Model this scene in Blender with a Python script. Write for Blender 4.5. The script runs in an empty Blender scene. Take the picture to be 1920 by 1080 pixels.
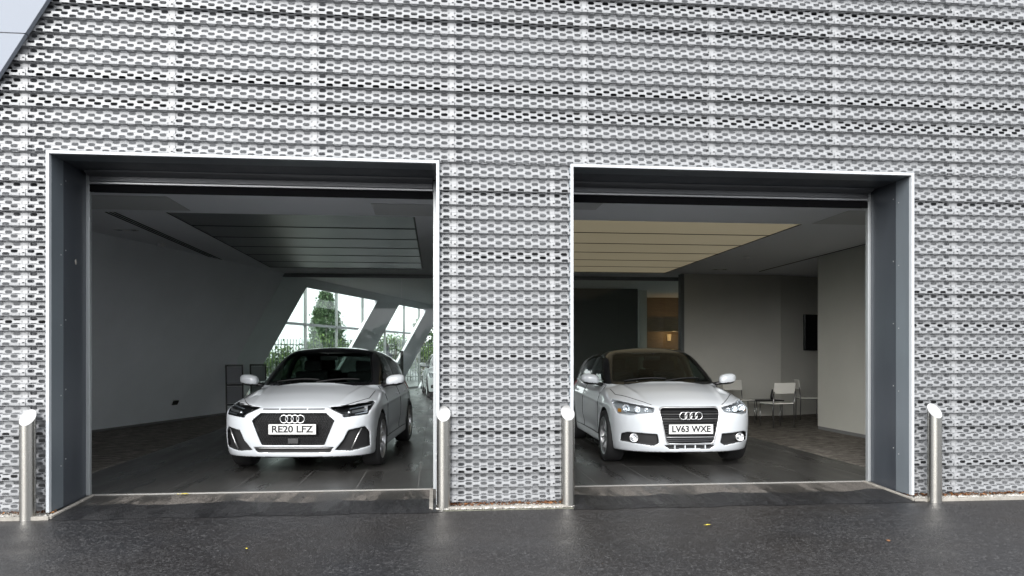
import bpy, bmesh, math, random
import numpy as np
from mathutils import Vector
R = math.radians
random.seed(7); rng = np.random.default_rng(7)
sc = bpy.context.scene

# ------------------------------------------------------------ camera, sky, sun, exposure
FPX, VX, HOR, CAMY, CAMZ = 1400.0, 818.0, 665.0, -6.8, 1.33
cam = bpy.data.cameras.new('camera'); cam_o = bpy.data.objects.new('camera', cam)
sc.collection.objects.link(cam_o); sc.camera = cam_o
cam.sensor_width = 36.0; cam.lens = FPX / 1920 * 36; cam.shift_y = (HOR - 540) / 1920
cam.clip_start = 0.05; cam.clip_end = 2000
cam_o.location = (0, CAMY, CAMZ)
cam_o.rotation_euler = (R(90), 0, -math.atan((960 - VX) / FPX))

world = bpy.data.worlds.new('World'); sc.world = world; world.use_nodes = True
wn = world.node_tree; wn.nodes.clear()
SUN_EL, SUN_AZ = 26, 208          # overcast: a weak, very soft sun behind the camera, to the left
sky = wn.nodes.new('ShaderNodeTexSky'); sky.sky_type = 'NISHITA'; sky.sun_disc = False
sky.sun_elevation = R(SUN_EL); sky.sun_rotation = R(SUN_AZ)
sky.air_density = 1.0; sky.dust_density = 6.0; sky.ozone_density = 1.0
hs = wn.nodes.new('ShaderNodeHueSaturation'); hs.inputs['Saturation'].default_value = 0.13
mx = wn.nodes.new('ShaderNodeMix'); mx.data_type = 'RGBA'
mx.inputs['Factor'].default_value = 0.72
mx.inputs['B'].default_value = (13.2, 13.6, 14.2, 1)   # an even layer of cloud over the sky
bg = wn.nodes.new('ShaderNodeBackground'); bg.inputs['Strength'].default_value = 0.07
wo = wn.nodes.new('ShaderNodeOutputWorld')
wn.links.new(sky.outputs[0], hs.inputs['Color']); wn.links.new(hs.outputs[0], mx.inputs['A'])
wn.links.new(mx.outputs['Result'], bg.inputs['Color']); wn.links.new(bg.outputs[0], wo.inputs[0])

sl = bpy.data.lights.new('sun', 'SUN'); sl.energy = 1.5; sl.angle = R(50); sl.color = (1, 0.98, 0.95)
sun_o = bpy.data.objects.new('sun', sl); sc.collection.objects.link(sun_o)
sun_o.rotation_euler = (R(90 - SUN_EL), 0, R(180 - SUN_AZ + 180) )
sun_o.location = (0, -20, 30)
sd = Vector((math.sin(R(SUN_AZ)), math.cos(R(SUN_AZ)), math.tan(R(SUN_EL)))).normalized()
sun_o.rotation_euler = (-sd).to_track_quat('-Z', 'Y').to_euler()

sc.view_settings.view_transform = 'Standard'; sc.view_settings.look = 'None'
sc.view_settings.gamma = 1; sc.view_settings.use_curve_mapping = False
sc.view_settings.exposure = 1.68
sc.cycles.use_denoising = True
sc.cycles.max_bounces = 10; sc.cycles.diffuse_bounces = 5; sc.cycles.glossy_bounces = 4
sc.cycles.transparent_max_bounces = 16; sc.cycles.transmission_bounces = 6
sc.cycles.caustics_reflective = False; sc.cycles.caustics_refractive = False

# ------------------------------------------------------------ helpers
class Geo:
    """collects faces; build() links them as ONE mesh object"""
    def __init__(s): s.v = []; s.f = []; s.m = []; s.mi = 0
    def add(s, vs, fs):
        o = len(s.v); s.v += [tuple(map(float, p)) for p in vs]
        for f in fs: s.f.append([o + i for i in f]); s.m.append(s.mi)
        return s
    def box(s, x0, x1, y0, y1, z0, z1):
        vs = [(x, y, z) for z in (z0, z1) for y in (y0, y1) for x in (x0, x1)]
        return s.add(vs, [(0,2,3,1),(4,5,7,6),(0,1,5,4),(2,6,7,3),(0,4,6,2),(1,3,7,5)])
    def hexa(s, b, t):
        return s.add(list(b) + list(t), [(3,2,1,0),(4,5,6,7),(0,1,5,4),(1,2,6,5),(2,3,7,6),(3,0,4,7)])
    def prism(s, pts, axis, a, b):
        """extrude a 2-D polygon along an axis from a to b"""
        def P(u, v, w): return {'x': (w, u, v), 'y': (u, w, v), 'z': (u, v, w)}[axis]
        n = len(pts)
        vs = [P(u, v, a) for u, v in pts] + [P(u, v, b) for u, v in pts]
        return s.add(vs, [tuple(range(n))[::-1], tuple(range(n, 2*n))] + [(i, (i+1) % n, n+(i+1) % n, n+i) for i in range(n)])
    def tube(s, pts, r, n=8, cap=True):
        pts = [Vector(p) for p in pts]; rs = r if isinstance(r, (list, tuple)) else [r]*len(pts)
        vs = []; fs = []
        for i, p in enumerate(pts):
            d = (pts[min(i+1, len(pts)-1)] - pts[max(i-1, 0)]).normalized()
            a = d.orthogonal().normalized() if i == 0 else (a - d*a.dot(d)).normalized()
            b = d.cross(a)
            for k in range(n):
                t = 2*math.pi*k/n; vs.append(p + (a*math.cos(t) + b*math.sin(t))*rs[i])
        for i in range(len(pts)-1):
            for k in range(n):
                fs.append((i*n+k, i*n+(k+1) % n, (i+1)*n+(k+1) % n, (i+1)*n+k))
        if cap:
            fs.append(tuple(range(n))[::-1]); o = (len(pts)-1)*n; fs.append(tuple(range(o, o+n)))
        return s.add(vs, fs)
    def lathe(s, prof, n=32, axis='z', c=(0,0,0)):
        vs = []; fs = []; m = len(prof)
        for k in range(n):
            t = 2*math.pi*k/n
            for r, h in prof:
                u, v = r*math.cos(t), r*math.sin(t)
                p = (u, v, h) if axis == 'z' else (h, u, v) if axis == 'x' else (u, h, v)
                vs.append((p[0]+c[0], p[1]+c[1], p[2]+c[2]))
        for k in range(n):
            for j in range(m-1):
                fs.append((k*m+j, ((k+1) % n)*m+j, ((k+1) % n)*m+j+1, k*m+j+1))
        return s.add(vs, fs)
    def build(s, name, mat, parent=None, smooth=False, bevel=0, seg=2):
        me = bpy.data.meshes.new(name); me.from_pydata(s.v, [], s.f)
        mats = mat if isinstance(mat, (list, tuple)) else [mat]
        for m in mats: me.materials.append(M[m])
        if len(mats) > 1: me.polygons.foreach_set('material_index', s.m)
        bm = bmesh.new(); bm.from_mesh(me); bmesh.ops.recalc_face_normals(bm, faces=bm.faces); bm.to_mesh(me); bm.free()
        if smooth: me.polygons.foreach_set('use_smooth', [True]*len(me.polygons))
        o = link(name, me, parent)
        if bevel:
            b = o.modifiers.new('bevel', 'BEVEL'); b.width = bevel; b.segments = seg; b.limit_method = 'ANGLE'
            b.harden_normals = True
            me.polygons.foreach_set('use_smooth', [True]*len(me.polygons))
        return o
def link(name, me, parent=None):
    o = bpy.data.objects.new(name, me); sc.collection.objects.link(o); o.parent = parent
    return o
def np_mesh(name, V, F, mats, parent=None, smooth=False, mi=None):
    """mesh from a vertex array and an array of quads"""
    me = bpy.data.meshes.new(name); V = np.asarray(V, np.float32); F = np.asarray(F, np.int32)
    me.vertices.add(len(V)); me.vertices.foreach_set('co', V.ravel())
    k = F.shape[1]
    me.loops.add(F.size); me.loops.foreach_set('vertex_index', F.ravel())
    me.polygons.add(len(F)); me.polygons.foreach_set('loop_start', np.arange(len(F), dtype=np.int32)*k)
    for m in (mats if isinstance(mats, (list, tuple)) else [mats]): me.materials.append(M[m])
    if mi is not None: me.polygons.foreach_set('material_index', np.asarray(mi, np.int32))
    me.update(calc_edges=True); me.validate()
    me.polygons.foreach_set('use_smooth', np.full(len(me.polygons), bool(smooth)))
    return link(name, me, parent)
def empty(name, loc=(0,0,0), rz=0.0, parent=None):
    o = bpy.data.objects.new(name, None); sc.collection.objects.link(o)
    o.location = loc; o.rotation_euler = (0, 0, rz); o.empty_display_size = 0.2; o.parent = parent
    return o
def tag(o, label, cat, group=None):
    o['label'] = label; o['category'] = cat
    if group: o['group'] = group
    return o
def struct(o): o['kind'] = 'structure'; return o
def stuff(o): o['kind'] = 'stuff'; return o
def copy_tree(o, parent=None, skip=()):
    c = o.copy(); sc.collection.objects.link(c); c.parent = parent
    for ch in list(o.children):
        if ch.name.split('.')[0] not in skip: copy_tree(ch, c, skip)
    return c
def text_mesh(s, size, bold=0.0, depth=0.001):
    cu = bpy.data.curves.new('text', 'FONT'); cu.body = s; cu.size = size; cu.offset = bold; cu.extrude = depth
    cu.align_x = 'CENTER'; cu.align_y = 'CENTER'; cu.resolution_u = 4
    o = bpy.data.objects.new('text', cu); sc.collection.objects.link(o)
    me = bpy.data.meshes.new_from_object(o.evaluated_get(bpy.context.evaluated_depsgraph_get()))
    bpy.data.objects.remove(o); bpy.data.curves.remove(cu); me.materials.clear()
    return me

# ------------------------------------------------------------ materials
M = {}
def mat(name, col, rough=0.5, metal=0.0, spec=0.5, coat=0.0, emit=None, estr=0):
    m = bpy.data.materials.new(name); m.use_nodes = True; b = m.node_tree.nodes['Principled BSDF']
    b.inputs['Base Color'].default_value = (*col, 1); b.inputs['Roughness'].default_value = rough
    b.inputs['Metallic'].default_value = metal; b.inputs['Specular IOR Level'].default_value = spec
    b.inputs['Coat Weight'].default_value = coat; b.inputs['Coat Roughness'].default_value = 0.03
    if emit: b.inputs['Emission Color'].default_value = (*emit, 1); b.inputs['Emission Strength'].default_value = estr
    M[name] = m; return m
def nd(m, t, **kw):
    n = m.node_tree.nodes.new(t)
    for k, v in kw.items():
        if hasattr(n, k): setattr(n, k, v)
    return n
def lk(m, a, b): m.node_tree.links.new(a, b)
def noise(m, scale, detail=4, rough=0.6, vec=None, coord='Object', sc3=None):
    n = nd(m, 'ShaderNodeTexNoise'); n.inputs['Scale'].default_value = scale
    n.inputs['Detail'].default_value = detail; n.inputs['Roughness'].default_value = rough
    if vec is None:
        tc = nd(m, 'ShaderNodeTexCoord'); vec = tc.outputs[coord]
    if sc3:
        mp = nd(m, 'ShaderNodeMapping'); mp.inputs['Scale'].default_value = sc3; lk(m, vec, mp.inputs[0]); vec = mp.outputs[0]
    lk(m, vec, n.inputs['Vector']); return n.outputs['Fac']
def ramp(m, fac, *stops):
    r = nd(m, 'ShaderNodeValToRGB'); e = r.color_ramp.elements
    while len(e) < len(stops): e.new(0.5)
    for el, (p, c) in zip(e, stops):
        el.position = p; el.color = (*c, 1) if isinstance(c, (tuple, list)) else (c, c, c, 1)
    lk(m, fac, r.inputs[0]); return r.outputs[0]
def mixc(m, fac, a, b, mode='MIX'):
    n = nd(m, 'ShaderNodeMix', data_type='RGBA', blend_type=mode)
    for s, v in (('Factor', fac), ('A', a), ('B', b)):
        if hasattr(v, 'links'): lk(m, v, n.inputs[s])
        elif s == 'Factor': n.inputs[s].default_value = v
        else: n.inputs[s].default_value = (*v, 1)
    return n.outputs['Result']
def math_(m, op, a, b=0.0):
    n = nd(m, 'ShaderNodeMath', operation=op)
    for i, v in enumerate((a, b)):
        if hasattr(v, 'links'): lk(m, v, n.inputs[i])
        else: n.inputs[i].default_value = v
    return n.outputs[0]
def setin(m, name, sock): lk(m, sock, m.node_tree.nodes['Principled BSDF'].inputs[name])
def bump(m, h, strength=0.3, dist=0.01):
    n = nd(m, 'ShaderNodeBump'); n.inputs['Strength'].default_value = strength; n.inputs['Distance'].default_value = dist
    lk(m, h, n.inputs['Height']); setin(m, 'Normal', n.outputs[0])
def vary(name, amount=0.12, scale=3.0, rough_amt=0.1, sc3=None):
    """gentle uneven colour and gloss on a plain material"""
    m = M[name]; b = m.node_tree.nodes['Principled BSDF']; c = b.inputs['Base Color'].default_value[:3]; r = b.inputs['Roughness'].default_value
    f = noise(m, scale, 6, 0.65, sc3=sc3)
    setin(m, 'Base Color', ramp(m, f, (0.3, tuple(x*(1-amount) for x in c)), (0.7, tuple(min(1, x*(1+amount)) for x in c))))
    setin(m, 'Roughness', ramp(m, f, (0.3, max(0.02, r-rough_amt)), (0.7, min(1, r+rough_amt))))
def glass(name, tint, ior=1.5, rough=0.0, facmul=1.0):
    m = bpy.data.materials.new(name); m.use_nodes = True; nt = m.node_tree; nt.nodes.clear()
    o = nt.nodes.new('ShaderNodeOutputMaterial'); mxs = nt.nodes.new('ShaderNodeMixShader')
    t = nt.nodes.new('ShaderNodeBsdfTransparent'); t.inputs[0].default_value = (*tint, 1)
    g = nt.nodes.new('ShaderNodeBsdfGlossy'); g.inputs['Roughness'].default_value = rough
    fr = nt.nodes.new('ShaderNodeFresnel'); fr.inputs[0].default_value = ior
    mu = nt.nodes.new('ShaderNodeMath'); mu.operation = 'MULTIPLY'; mu.inputs[1].default_value = facmul
    ge = nt.nodes.new('ShaderNodeNewGeometry'); iv = nt.nodes.new('ShaderNodeMath'); iv.operation = 'SUBTRACT'; iv.inputs[0].default_value = 1
    m2 = nt.nodes.new('ShaderNodeMath'); m2.operation = 'MULTIPLY'; nt.links.new(ge.outputs['Backfacing'], iv.inputs[1])
    nt.links.new(fr.outputs[0], mu.inputs[0]); nt.links.new(mu.outputs[0], m2.inputs[0]); nt.links.new(iv.outputs[0], m2.inputs[1]); nt.links.new(m2.outputs[0], mxs.inputs[0])
    nt.links.new(t.outputs[0], mxs.inputs[1]); nt.links.new(g.outputs[0], mxs.inputs[2]); nt.links.new(mxs.outputs[0], o.inputs[0])
    M[name] = m; return m

mat('sheet', (0.252, 0.258, 0.266), 0.5, 0.1); vary('sheet', 0.05, 1.3, 0.06, (1, 1, 0.3))
mat('strip', (0.285, 0.29, 0.298), 0.5, 0.1)
mat('backing', (0.23, 0.237, 0.25), 0.85); vary('backing', 0.25, 2.0, 0.05)
mat('rail', (0.015, 0.015, 0.017), 0.6)
mat('frame_white', (0.44, 0.46, 0.48), 0.45)
mat('fascia', (0.215, 0.235, 0.27), 0.6, 0.0, 0.25); vary('fascia', 0.04, 1.5, 0.05)
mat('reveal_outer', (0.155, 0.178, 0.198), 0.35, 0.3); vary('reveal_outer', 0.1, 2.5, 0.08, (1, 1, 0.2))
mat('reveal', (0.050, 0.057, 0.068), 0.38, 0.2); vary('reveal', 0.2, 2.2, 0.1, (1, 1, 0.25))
mat('channel', (0.42, 0.44, 0.45), 0.4, 0.6)
mat('shutter', (0.16, 0.165, 0.175), 0.4, 0.5); vary('shutter', 0.15, 2, 0.1)
mat('shutter_bar', (0.42, 0.43, 0.44), 0.35, 0.6)
mat('black', (0.006, 0.006, 0.007), 0.9, 0, 0.1)
mat('screw', (0.6, 0.6, 0.6), 0.35, 0.9)
mat('wall_paint', (0.85, 0.875, 0.92), 0.75); vary('wall_paint', 0.05, 0.8, 0.05)
mat('wall_warm', (0.62, 0.615, 0.565), 0.75); vary('wall_warm', 0.05, 0.8, 0.05)
mat('ceiling', (0.85, 0.87, 0.90), 0.8)
mat('ceiling_tile', (0.60, 0.61, 0.61), 0.6)
mat('slat_dark', (0.075, 0.078, 0.085), 0.28, 0.4)
mat('slat_warm', (0.42, 0.37, 0.26), 0.45); vary('slat_warm', 0.08, 1.0, 0.08); b = M['slat_warm'].node_tree.nodes['Principled BSDF']; b.inputs['Emission Color'].default_value = (0.9, 0.78, 0.52, 1); b.inputs['Emission Strength'].default_value = 0.055   # a dimly lit luminous ceiling
mat('skirting', (0.20, 0.20, 0.20), 0.6)
mat('carpet', (0.075, 0.070, 0.062), 0.95, 0, 0.1)
m = M['carpet']; f = noise(m, 5, 6, 0.75, sc3=(1, 2.2, 1)); setin(m, 'Base Color', ramp(m, f, (0.35, (0.065, 0.06, 0.053)), (0.5, (0.16, 0.147, 0.13)), (0.66, (0.32, 0.295, 0.265))))
bump(m, noise(m, 300, 2), 0.4, 0.004)
mat('tile', (0.04, 0.04, 0.04), 0.3)
m = M['tile']; tcw = nd(m, 'ShaderNodeNewGeometry').outputs['Position']
f = noise(m, 1.5, 4, 0.5, tcw, sc3=(2.6, 0.45, 1)); f2 = noise(m, 9, 4, 0.6, tcw)
oi = nd(m, 'ShaderNodeObjectInfo').outputs['Random']
c = ramp(m, f, (0.30, (0.026, 0.025, 0.024)), (0.50, (0.040, 0.039, 0.037)), (0.75, (0.054, 0.052, 0.050)))
c = mixc(m, math_(m, 'MULTIPLY', oi, 0.35), c, (0.036, 0.035, 0.033)); setin(m, 'Base Color', c)
setin(m, 'Roughness', ramp(m, f, (0.28, 0.20), (0.50, 0.33), (0.75, 0.42)))
mat('grout', (0.20, 0.196, 0.19), 0.8)
mat('concrete', (0.25, 0.235, 0.21), 0.8); vary('concrete', 0.3, 9, 0.05); bump(M['concrete'], noise(M['concrete'], 60, 4), 0.4, 0.004)
mat('threshold', (0.28, 0.275, 0.26), 0.5, 0.3)
mat('gravel', (0.42, 0.40, 0.37), 0.8)
m = M['gravel']; oi = nd(m, 'ShaderNodeNewGeometry').outputs['Random Per Island']
setin(m, 'Base Color', ramp(m, oi, (0.0, (0.20, 0.18, 0.16)), (0.4, (0.32, 0.31, 0.28)), (1.0, (0.52, 0.505, 0.48))))
mat('gravel_bed', (0.13, 0.13, 0.10), 0.9); vary('gravel_bed', 0.5, 30, 0.05)
mat('leaf_litter', (0.12, 0.05, 0.02), 0.8)
m = M['leaf_litter']; oi = nd(m, 'ShaderNodeNewGeometry').outputs['Random Per Island']
setin(m, 'Base Color', ramp(m, oi, (0.0, (0.06, 0.025, 0.012)), (0.6, (0.16, 0.06, 0.02)), (1.0, (0.30, 0.14, 0.05))))
mat('leaf_yellow', (0.62, 0.50, 0.06), 0.6); mat('leaf_brown', (0.22, 0.10, 0.04), 0.7)
mat('steel', (0.40, 0.39, 0.365), 0.27, 1.0); vary('steel', 0.05, 3, 0.03, (1, 1, 0.15))
mat('steel_top', (0.46, 0.46, 0.455), 0.4, 0.5)
# wet asphalt: dark, glossy where water stands, stones catching the light
m = mat('asphalt', (0.03, 0.03, 0.032), 0.4); pos = nd(m, 'ShaderNodeNewGeometry').outputs['Position']
fine = noise(m, 130, 3, 0.7, pos); mid = noise(m, 38, 4, 0.7, pos); big = noise(m, 0.55, 5, 0.6, pos); wet = noise(m, 0.9, 6, 0.65, pos, sc3=(0.6, 1.3, 1))
vo = nd(m, 'ShaderNodeTexVoronoi'); vo.inputs['Scale'].default_value = 58; lk(m, pos, vo.inputs['Vector'])
v2 = nd(m, 'ShaderNodeTexVoronoi'); v2.inputs['Scale'].default_value = 120; lk(m, pos, v2.inputs['Vector'])
st = ramp(m, vo.outputs['Color'], (0.2, (0.010, 0.010, 0.0115)), (0.55, (0.020, 0.020, 0.022)), (0.8, (0.042, 0.0415, 0.043)), (0.97, (0.080, 0.080, 0.081)))
st = mixc(m, ramp(m, v2.outputs['Color'], (0.3, 0.0), (0.8, 0.6)), st, (0.012, 0.012, 0.013))
c = mixc(m, ramp(m, big, (0.38, 0.0), (0.68, 0.75)), st, mixc(m, 0.5, st, (0.026, 0.020, 0.015))); setin(m, 'Base Color', c)
setin(m, 'Roughness', math_(m, 'ADD', ramp(m, wet, (0.36, 0.27), (0.50, 0.38), (0.64, 0.5)), math_(m, 'MULTIPLY', vo.outputs['Color'], 0.16)))
h = math_(m, 'ADD', math_(m, 'MULTIPLY', vo.outputs['Distance'], -1.0), math_(m, 'MULTIPLY', v2.outputs['Distance'], -0.6))
bump(m, math_(m, 'MULTIPLY', h, ramp(m, wet, (0.33, 0.7), (0.5, 1.0))), 0.45, 0.005)
# apron: dry worn concrete-like asphalt near the sill, a band of new black asphalt along the road
m = mat('apron', (0.06, 0.058, 0.055), 0.6); pos = nd(m, 'ShaderNodeNewGeometry').outputs['Position']
sx = nd(m, 'ShaderNodeSeparateXYZ'); lk(m, pos, sx.inputs[0])
wob = noise(m, 1.3, 3, 0.5, pos, sc3=(1, 0.0, 0)); e = math_(m, 'ADD', sx.outputs['Y'], math_(m, 'MULTIPLY', math_(m, 'SUBTRACT', wob, 0.5), -0.55))
e = math_(m, 'ADD', e, math_(m, 'MULTIPLY', math_(m, 'SUBTRACT', noise(m, 22, 4, 0.6, pos), 0.5), 0.05))
edge = ramp(m, e, (0.24, 0.0), (0.262, 1.0))
vo = nd(m, 'ShaderNodeTexVoronoi'); vo.inputs['Scale'].default_value = 110; lk(m, pos, vo.inputs['Vector'])
new = ramp(m, vo.outputs['Color'], (0.2, (0.004, 0.004, 0.005)), (0.9, (0.022, 0.022, 0.023)))
wetm = ramp(m, noise(m, 1.1, 6, 0.7, pos, sc3=(2.2, 0.5, 1)), (0.46, 0.0), (0.56, 1.0))
old = mixc(m, wetm, ramp(m, vo.outputs['Color'], (0.1, (0.05, 0.044, 0.039)), (0.9, (0.16, 0.145, 0.13))), ramp(m, vo.outputs['Color'], (0.1, (0.012, 0.011, 0.010)), (0.9, (0.040, 0.037, 0.034))))
setin(m, 'Base Color', mixc(m, edge, new, old)); setin(m, 'Roughness', ramp(m, wetm, (0, 0.6), (1, 0.3)))
bump(m, math_(m, 'MULTIPLY', vo.outputs['Distance'], -1.0), 0.5, 0.005)
# cars
mat('paint', (0.61, 0.64, 0.67), 0.35, 0, 0.5, 1.0)
mat('cabin', (0.016, 0.016, 0.018), 0.7); mat('seat_fabric', (0.02, 0.02, 0.022), 0.85)
mat('trim_black', (0.012, 0.012, 0.013), 0.35); mat('trim_matt', (0.018, 0.018, 0.019), 0.65); mat('roof_black', (0.008, 0.008, 0.009), 0.15, 0, 0.5, 1.0)
mat('chrome', (0.80, 0.80, 0.80), 0.12, 1.0); mat('satin', (0.5, 0.5, 0.5), 0.3, 0.9); mat('reflector', (0.75, 0.76, 0.78), 0.18, 0.95)
mat('gap', (0.02, 0.02, 0.02), 0.7)
mat('rubber', (0.014, 0.014, 0.015), 0.75); mat('rim_dark', (0.10, 0.10, 0.105), 0.3, 0.8); mat('rim_silver', (0.55, 0.55, 0.56), 0.28, 0.85)
mat('plate', (0.66, 0.66, 0.65), 0.4); mat('plate_text', (0.006, 0.006, 0.006), 0.5); mat('tail_red', (0.25, 0.01, 0.01), 0.2); mat('indicator', (0.6, 0.25, 0.03), 0.3)
glass('car_glass', (0.55, 0.60, 0.58), 1.5, 0.0); glass('lens', (0.9, 0.92, 0.93), 1.4, 0.0, 0.6); glass('window_glass', (0.94, 0.97, 0.95), 1.5, 0.0, 1.0)
glass('facade_glass', (0.86, 0.9, 0.88), 1.45, 0.0, 1.0)
mat('mirror', (0.8, 0.8, 0.8), 0.03, 1.0)
mat('mullion', (0.16, 0.17, 0.17), 0.45, 0.4)
# furniture and outside
mat('chair_white', (0.84, 0.83, 0.78), 0.4); mat('chair_steel', (0.30, 0.30, 0.30), 0.3, 0.9); mat('tv', (0.006, 0.006, 0.007), 0.12); mat('paper', (0.30, 0.31, 0.33), 0.6)
mat('light_body', (0.75, 0.75, 0.75), 0.4); mat('wood', (0.20, 0.135, 0.08), 0.5); vary('wood', 0.2, 4, 0.05, (1, 8, 8))
mat('lamp_glow', (0.4, 0.3, 0.2), 0.5, emit=(1.0, 0.62, 0.25), estr=0.1); mat('lamp_grey', (0.52, 0.53, 0.55), 0.3, 0.3)
mat('green_dark', (0.065, 0.068, 0.064), 0.4)
def leafmat(name, a, b):
    m = mat(name, a, 0.6, 0, 0.3); oi = nd(m, 'ShaderNodeNewGeometry').outputs['Random Per Island']
    setin(m, 'Base Color', ramp(m, oi, (0.0, a), (1.0, b)))
leafmat('leaf_tree', (0.04, 0.075, 0.035), (0.09, 0.14, 0.065)); leafmat('leaf_hedge', (0.055, 0.10, 0.03), (0.12, 0.18, 0.055))
mat('bark', (0.09, 0.07, 0.05), 0.9); mat('fence_green', (0.02, 0.03, 0.025), 0.5); mat('cloth_navy', (0.015, 0.018, 0.03), 0.9); mat('skin', (0.45, 0.28, 0.2), 0.6); mat('hair', (0.02, 0.014, 0.01), 0.7)
mat('carpark', (0.14, 0.14, 0.14), 0.6); vary('carpark', 0.2, 2, 0.1)

# ------------------------------------------------------------ implicit surfaces for the car bodies
def smin(a, b, k):
    h = np.clip(0.5 + 0.5*(b - a)/k, 0, 1); return b + (a - b)*h - k*h*(1 - h)
def smax(a, b, k): return -smin(-a, -b, k)
def tab(pts, sm=0.03):
    p = np.array(pts, float); xs = np.linspace(p[0, 0] - 0.5, p[-1, 0] + 0.5, 1600); ys = np.interp(xs, p[:, 0], p[:, 1])
    d = xs[1] - xs[0]; n = int(3*sm/d) + 1; k = np.exp(-0.5*(np.arange(-n, n+1)*d/sm)**2); k /= k.sum()
    ys = np.convolve(np.pad(ys, n, mode='edge'), k, 'valid')
    return lambda v: np.interp(v, xs, ys)
def polysdf(pts, U, V):
    """signed distance to a 2-D polygon (negative inside)"""
    U, V = np.broadcast_arrays(U, V); P = np.array(pts, float); d = np.full(np.shape(U), 1e9); ins = np.zeros(np.shape(U), bool)
    for i in range(len(P)):
        a, b = P[i], P[(i+1) % len(P)]; e = b - a; wu, wv = U - a[0], V - a[1]
        t = np.clip((wu*e[0] + wv*e[1])/(e @ e), 0, 1)
        d = np.minimum(d, (wu - e[0]*t)**2 + (wv - e[1]*t)**2)
        c = (a[1] > V) != (b[1] > V)
        if e[1] != 0: ins ^= c & (U < a[0] + e[0]*(V - a[1])/e[1])
    d = np.sqrt(d); return np.where(ins, -d, d)
def surface_net(F, org, h):
    s = F < 0; n = F.shape
    c = np.zeros([k-1 for k in n], np.int8)
    for i in (0, 1):
        for j in (0, 1):
            for k in (0, 1): c += s[i:n[0]-1+i, j:n[1]-1+j, k:n[2]-1+k]
    act = (c > 0) & (c < 8); idx = np.full(act.shape, -1, np.int64); A = np.argwhere(act); idx[act] = np.arange(len(A))
    acc = np.zeros((len(A), 3)); cnt = np.zeros(len(A))
    for ax in range(3):
        o1, o2 = [a for a in range(3) if a != ax]
        for i in (0, 1):
            for j in (0, 1):
                p = A.copy(); p[:, o1] += i; p[:, o2] += j; q = p.copy(); q[:, ax] += 1
                fa = F[tuple(p.T)]; fb = F[tuple(q.T)]; m = (fa < 0) != (fb < 0)
                t = np.where(m, fa/np.where(m, fa - fb, 1), 0)
                pt = p.astype(float); pt[:, ax] += t; acc[m] += pt[m]; cnt[m] += 1
    V = acc/cnt[:, None]
    Q = []
    for ax in range(3):
        sl0 = [slice(None)]*3; sl1 = [slice(None)]*3; sl0[ax] = slice(0, -1); sl1[ax] = slice(1, None)
        a, b = s[tuple(sl0)], s[tuple(sl1)]; o1, o2 = (ax+1) % 3, (ax+2) % 3
        E = np.argwhere(a != b); E = E[(E[:, o1] > 0) & (E[:, o2] > 0) & (E[:, o1] < n[o1]-1) & (E[:, o2] < n[o2]-1)]
        flip = ~a[tuple(E.T)]
        def cell(d1, d2):
            e = E.copy(); e[:, o1] -= d1; e[:, o2] -= d2; return idx[tuple(e.T)]
        q = np.stack([cell(1, 1), cell(0, 1), cell(0, 0), cell(1, 0)], 1); q[flip] = q[flip][:, ::-1]; Q.append(q)
    Q = np.concatenate(Q); Q = Q[(Q >= 0).all(1)]
    # gradient at the vertices, for smooth normals
    def samp(P):
        P = np.clip(P, 0, np.array(n) - 1.001); i = P.astype(int); f = P - i; r = 0
        for a in (0, 1):
            for b in (0, 1):
                for d in (0, 1):
                    w = (f[:, 0] if a else 1-f[:, 0])*(f[:, 1] if b else 1-f[:, 1])*(f[:, 2] if d else 1-f[:, 2])
                    r = r + w*F[i[:, 0]+a, i[:, 1]+b, i[:, 2]+d]
        return r
    N = np.stack([samp(V + 0.7*np.eye(3)[k]) - samp(V - 0.7*np.eye(3)[k]) for k in range(3)], 1)
    N /= np.linalg.norm(N, axis=1, keepdims=True) + 1e-9
    return V*h + np.array(org), Q, N
def implicit(name, func, bounds, h, mats, parent=None, classify=None):
    (x0, x1), (y0, y1), (z0, z1) = bounds
    ax = [np.arange(a, b + h, h) for a, b in bounds]
    X, Y, Z = np.meshgrid(*ax, indexing='ij', sparse=True)
    X = X + 0.0001; F = func(X, Y, Z).astype(np.float64)
    V, Q, N = surface_net(F, (x0 + 0.0001, y0, z0), h)
    mi = classify(V[Q].mean(1)) if classify else None
    o = np_mesh(name, V, Q, mats, parent, True, mi)
    if len(o.data.vertices) == len(N): o.data.normals_split_custom_set_from_vertices(N.tolist())
    return o

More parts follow.
